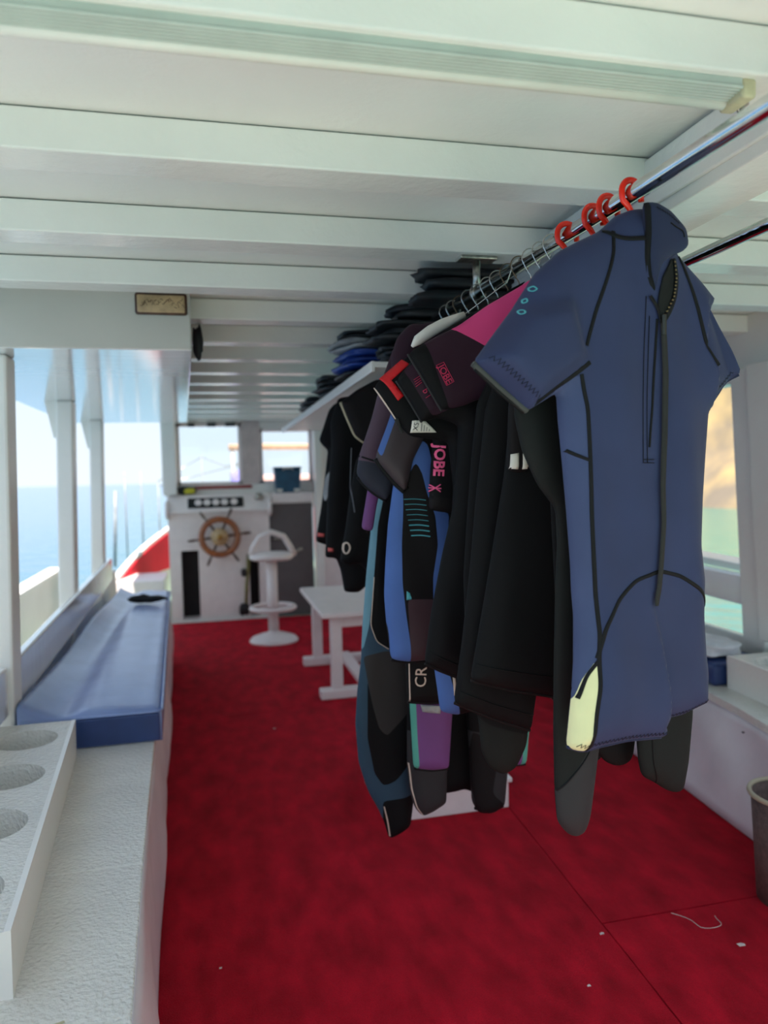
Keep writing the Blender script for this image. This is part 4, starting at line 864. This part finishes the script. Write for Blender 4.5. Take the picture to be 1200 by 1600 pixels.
s6e = g4.sheet('sleeve', [(735, 500), (705, 560), (685, 620), (674, 680), (669, 740), (667, 796), (688, 800), (710, 801), (714, 740), (722, 660), (745, 560)], blk, T=.018, R=.025, h0=.016, seed=33, fold=.002, panels=[('cuff_band', [(660, 774), (714, 780), (714, 805), (660, 805)], blk2)])
g4.text(s6e, 'JOBE', (680, 720), -95, .038, pinkp, 'printed_lettering', lift=.003, sx=1.0, bold=.0012)
for pth in ([(667, 757), (682, 768)], [(682, 757), (666, 768)], [(666, 762), (683, 763)]): g4.ribbon(s6e, 'star_mark', pth, .0032, pinkp, lift=.003, sm=0, step=.005)
hanger(g4, WIRE, True, label='sixth wire hanger on the rail', arms=False)
# ---------------- 7: blue striped
h = Suit('shorty_wetsuit', 'black and plum shorty wetsuit with curved blue side stripes', 1.93)
s7 = h.sheet('body', [(765, 476), (745, 486), (700, 498), (660, 506), (640, 506), (620, 528), (610, 560), (618, 640), (622, 700), (614, 760), (606, 820), (602, 880), (600, 930), (604, 980), (611, 1030), (637, 1034), (668, 1031), (700, 1030), (720, 1020), (738, 940)], blk2, T=.028, R=.05, mirror=True, seed=37, fold=.003,
    panels=[('blue_side_stripe', [(626, 750), (627, 790), (624, 850), (625, 910), (631, 960), (637, 1000), (641, 1045), (612, 1045), (606, 985), (595, 930), (595, 850), (605, 760)], blue), ('blue_chest_stripe', [(628, 762), (628, 725), (636, 700), (652, 688), (664, 694), (672, 730), (684, 800), (697, 800), (693, 860), (684, 900), (673, 948), (672, 900), (679, 850), (675, 805), (662, 770), (655, 740), (645, 722), (638, 735)], blue), ('thigh_panel', [(633, 934), (672, 934), (700, 940), (700, 1045), (641, 1045), (637, 1000)], mgrey), ('plum_shoulder', [(600, 500), (700, 490), (690, 600), (640, 640), (600, 640)], maroon)])
for k in range(8): h.ribbon(s7, 'chest_line', [(627+1.6*k, 780+8*k), (645+1.2*k, 779+8*k), (660+1.0*k, 781+8*k)], .0018 if k < 5 else .0035, cyanp, lift=.0015)
h.patch(s7, 'cyan_mark', [(631, 921), (636, 924), (639, 934), (631, 935)], cyanp); h.hem(s7, [(611, 1031), (637, 1035), (668, 1032)], tapem, .004)
s7s = h.sheet('sleeve', [(660, 560), (632, 590), (612, 632), (600, 668), (582, 716), (590, 728), (610, 752), (628, 769), (634, 750), (640, 720), (655, 690), (680, 640)], plum, T=.024, R=.03, h0=.03, seed=41, fold=.002, panels=[('brown_sleeve_panel', [(612, 640), (640, 600), (700, 600), (660, 700), (634, 780), (580, 720)], mat('brown_plum_neoprene', (58, 46, 50), .6)), ('blue_sleeve_stripe', [(616, 622), (608, 640), (585, 706), (590, 716), (612, 655), (618, 640)], blue)])
h.hem(s7s, [(583, 717), (592, 731), (610, 753), (627, 768)], tapem, .007, 'cuff_edge'); h.hem(s7s, [(587, 712), (604, 722), (620, 742), (632, 764)], tapem, .005, 'cuff_edge')
hanger(h, WIRE, True, label='seventh wire hanger on the rail', arms=False)
k = Suit('shorty_wetsuit', 'dark plum-sleeved wetsuit with cream CR lettering on its thigh', 2.0)
s8 = k.sheet('body', [(748, 484), (735, 492), (690, 506), (650, 530), (640, 600), (640, 700), (636, 800), (632, 900), (632, 1000), (636, 1096), (672, 1098), (705, 1096), (715, 1050), (728, 940)], blk, T=.024, R=.045, mirror=True, seed=43)
s8s = k.sheet('sleeve', [(640, 510), (612, 545), (592, 600), (578, 655), (558, 714), (554, 740), (562, 754), (580, 770), (601, 783), (608, 768), (614, 748), (622, 700), (640, 640), (660, 560)], plum, T=.022, R=.03, h0=.022, seed=45, fold=.002, panels=[('slate_forearm', [(548, 718), (572, 722), (596, 728), (625, 730), (620, 790), (590, 790), (550, 760)], slate), ('plum_upper_panel', [(600, 500), (660, 500), (650, 590), (590, 606), (600, 560)], maroon)])
k.ribbon(s8s, 'elbow_seam', [(558, 713), (572, 719), (596, 724)], .005, tapem); k.hem(s8s, [(556, 746), (566, 758), (582, 772), (601, 783)], tapem, .004, 'cuff_edge')
k.text(s8, 'CR', (655, 1055), 86, .045, creamp, 'printed_lettering', lift=.002); k.ribbon(s8, 'leg_piping', [(637, 1010), (638, 1060), (639, 1095)], .003, creamp)
k.hem(s8, [(637, 1097), (672, 1099), (704, 1097)], blk2, .004)
hanger(k, WIRE, True, label='eighth wire hanger, near the rail bracket', arms=False)
l = Suit('shorty_wetsuit', 'wetsuit with purple thighs edged in seafoam green', 2.07)
s9 = l.sheet('body', [(733, 492), (720, 500), (690, 520), (660, 560), (645, 700), (640, 850), (638, 1000), (640, 1100), (646, 1200), (675, 1203), (701, 1200), (706, 1120), (715, 1040), (736, 960), (770, 1040), (790, 1100), (800, 1196), (822, 1193), (828, 1120), (830, 1000), (822, 800), (818, 600), (790, 530), (755, 500)], blk, T=.024, R=.045, seed=47, panels=[('purple_thigh', [(646, 1060), (660, 1060), (712, 1060), (712, 1220), (655, 1220), (650, 1150)], purple), ('green_edge', [(630, 1060), (646, 1060), (650, 1150), (655, 1220), (636, 1220)], green), ('purple_thigh', [(790, 1100), (818, 1100), (812, 1200), (790, 1205)], purple), ('green_edge', [(818, 1100), (835, 1100), (830, 1205), (811, 1205)], green)])
l.hem(s9, [(647, 1201), (675, 1204), (700, 1201)], tapem, .004); l.hem(s9, [(801, 1196), (821, 1194)], tapem, .004); l.patch(s9, 'silver_patch', [(653, 1097), (683, 1098), (683, 1110), (656, 1108)], gearg, lift=.006)
l.sheet('sleeve', [(600, 640), (588, 700), (572, 765), (562, 826), (580, 830), (586, 790), (598, 740), (615, 660)], purple, T=.014, R=.015, h0=.02, seed=49, fold=.001)
hanger(l, WIRE, True, label='ninth wire hanger, just past the bracket', arms=False)
n_ = Suit('long_wetsuit', 'long wetsuit with charcoal lower legs above the white step', 2.14)
s10 = n_.sheet('body', [(719, 500), (700, 510), (670, 550), (655, 700), (642, 900), (636, 1050), (636, 1200), (641, 1238), (648, 1262), (660, 1275), (676, 1268), (697, 1254), (698, 1210), (704, 1100), (716, 980), (728, 1100), (734, 1190), (737, 1252), (748, 1270), (770, 1270), (788, 1258), (793, 1200), (796, 1100), (790, 900), (780, 650), (760, 540)], dgrey, T=.026, R=.04, seed=51, panels=[('black_seat', [(600, 480), (820, 480), (820, 1140), (600, 1140)], blk), ('black_shin', [(735, 1140), (760, 1150), (772, 1190), (765, 1235), (790, 1258), (745, 1275), (730, 1200)], blk2)])
n_.ribbon(s10, 'leg_piping', [(637, 1190), (642, 1232), (650, 1260), (660, 1272)], .0035, creamp); n_.hem(s10, [(742, 1262), (765, 1269), (786, 1258)], tapem, .006)
hanger(n_, WIREB, True, label='tenth wire hanger, rusty, second last on the upper rail', arms=False)
f8 = Suit('long_wetsuit', 'plain black long wetsuit filling the gap between the charcoal lower legs', 2.20)
f8.sheet('body', [(708, 506), (690, 520), (668, 560), (660, 700), (652, 900), (655, 1050), (668, 1180), (690, 1240), (715, 1236), (725, 1232), (745, 1240), (762, 1200), (772, 1050), (770, 700), (750, 560), (728, 515)], blk, T=.02, R=.05, seed=57)
hanger(f8, WIRE, True, label='wire hanger between the two last ones on the upper rail', arms=False)
t_ = Suit('long_wetsuit', 'dark teal long wetsuit with pointed black knee pad, hanging lowest at the left', 2.26)
s11 = t_.sheet('body', [(698, 512), (680, 520), (640, 560), (612, 640), (598, 720), (582, 800), (572, 900), (566, 980), (564, 1030), (558, 1080), (555, 1130), (560, 1190), (570, 1222), (577, 1240), (590, 1262), (600, 1284), (608, 1310), (625, 1302), (641, 1290), (646, 1250), (645, 1200), (648, 1100), (660, 1000), (690, 960), (718, 1050), (725, 1170), (765, 1170), (772, 1000), (768, 700), (745, 570), (715, 520)], teal, T=.028, R=.045, seed=53, fold=.005,
    panels=[('knee_pad', [(566, 1024), (600, 1014), (640, 1020), (650, 1090), (625, 1120), (602, 1146), (590, 1135), (580, 1100), (572, 1060)], mat('brown_black_neoprene', (34, 31, 31), .7)), ('shin_panel', [(572, 1062), (580, 1100), (590, 1135), (602, 1146), (625, 1120), (648, 1092), (646, 1150), (635, 1190), (615, 1215), (597, 1224), (583, 1205), (572, 1150)], blk), ('ankle_panel', [(596, 1248), (650, 1235), (650, 1320), (600, 1320)], blk), ('torso_panel', [(588, 820), (580, 920), (576, 975), (585, 1000), (610, 1012), (700, 1010), (760, 560), (600, 640)], blk), ('light_side_stripe', [(600, 760), (588, 820), (580, 920), (575, 975), (566, 1015), (556, 1015), (562, 900), (575, 790)], lteal)])
t_.ribbon(s11, 'panel_piping', [(582, 900), (577, 975), (586, 1000), (604, 1011)], .0025, creamp); t_.ribbon(s11, 'leg_piping', [(598, 1256), (604, 1280), (608, 1304)], .004, creamp)
hanger(t_, WIRE, True, label='last wire hanger at the far end of the upper rail', arms=False)
# ---------------- back row on the lower rail
for i, (y, lab) in enumerate(((2.66, 'black wetsuit with cream-lined sleeve opening in the far row'), (2.9, 'black wetsuit with red cuff mark, second last in the far row'), (3.15, 'black wetsuit hanging last in the far row by the helm'))):
    w = Suit('wetsuit', lab, y, x=.722, z=1.745); w.vmax = -.018
    if i == 0:
        q = w.sheet('body', [(630, 612), (612, 618), (590, 640), (572, 690), (556, 720), (548, 765), (540, 825), (531, 877), (545, 884), (563, 880), (575, 895), (585, 920), (600, 925), (625, 880)], blk, T=.03, R=.05, mirror=True, seed=60)
        w.vmax = .012
        q2 = w.sheet('sleeve', [(615, 575), (585, 588), (556, 610), (530, 630), (540, 655), (552, 682), (566, 693), (585, 688), (605, 660), (620, 620)], blk2, T=.03, R=.035, h0=.03, seed=61)
        w.hem(q2, [(530, 630), (540, 655), (552, 682), (566, 692)], cream, .005, 'cuff_lining'); w.ribbon(q, 'thigh_logo', [(536, 848), (542, 846), (546, 856), (540, 866), (535, 862)], .006, creamp, closed=True)
        w.ribbon(q, 'side_piping', [(549, 700), (547, 760), (552, 800)], .003, mat('grey_piping', (110, 112, 118), .6)); m_ = WIRE
    elif i == 1:
        q = w.sheet('body', [(605, 622), (585, 610), (562, 606), (545, 604), (528, 622), (516, 660), (518, 700), (512, 770), (508, 871), (525, 872), (532, 890), (538, 925), (560, 926), (590, 900)], blk, T=.035, R=.06, mirror=True, seed=62)
        w.patch(q, 'red_cuff_mark', [(511, 855), (519, 856), (519, 861), (511, 861)], salmonp, lift=.003); m_ = WIRE
    else:
        q = w.sheet('body', [(585, 632), (560, 622), (540, 618), (524, 622), (514, 640), (505, 668), (498, 688), (505, 697), (512, 703), (508, 740), (502, 790), (493, 846), (505, 850), (520, 855), (540, 880), (580, 880)], blk, T=.035, R=.06, mirror=True, seed=64, panels=[('grey_side_patch', [(520, 728), (508, 745), (504, 775), (507, 785), (516, 760)], gearg)])
        w.patch(q, 'red_cuff_mark', [(496, 832), (505, 833), (505, 838), (495, 838)], salmonp, lift=.003); m_ = WIREB
    hanger(w, m_, True, label=['wire hanger nearest on the lower rail', 'middle wire hanger on the lower rail', 'wire hanger farthest on the lower rail'][i], arms=False, hs=.6)
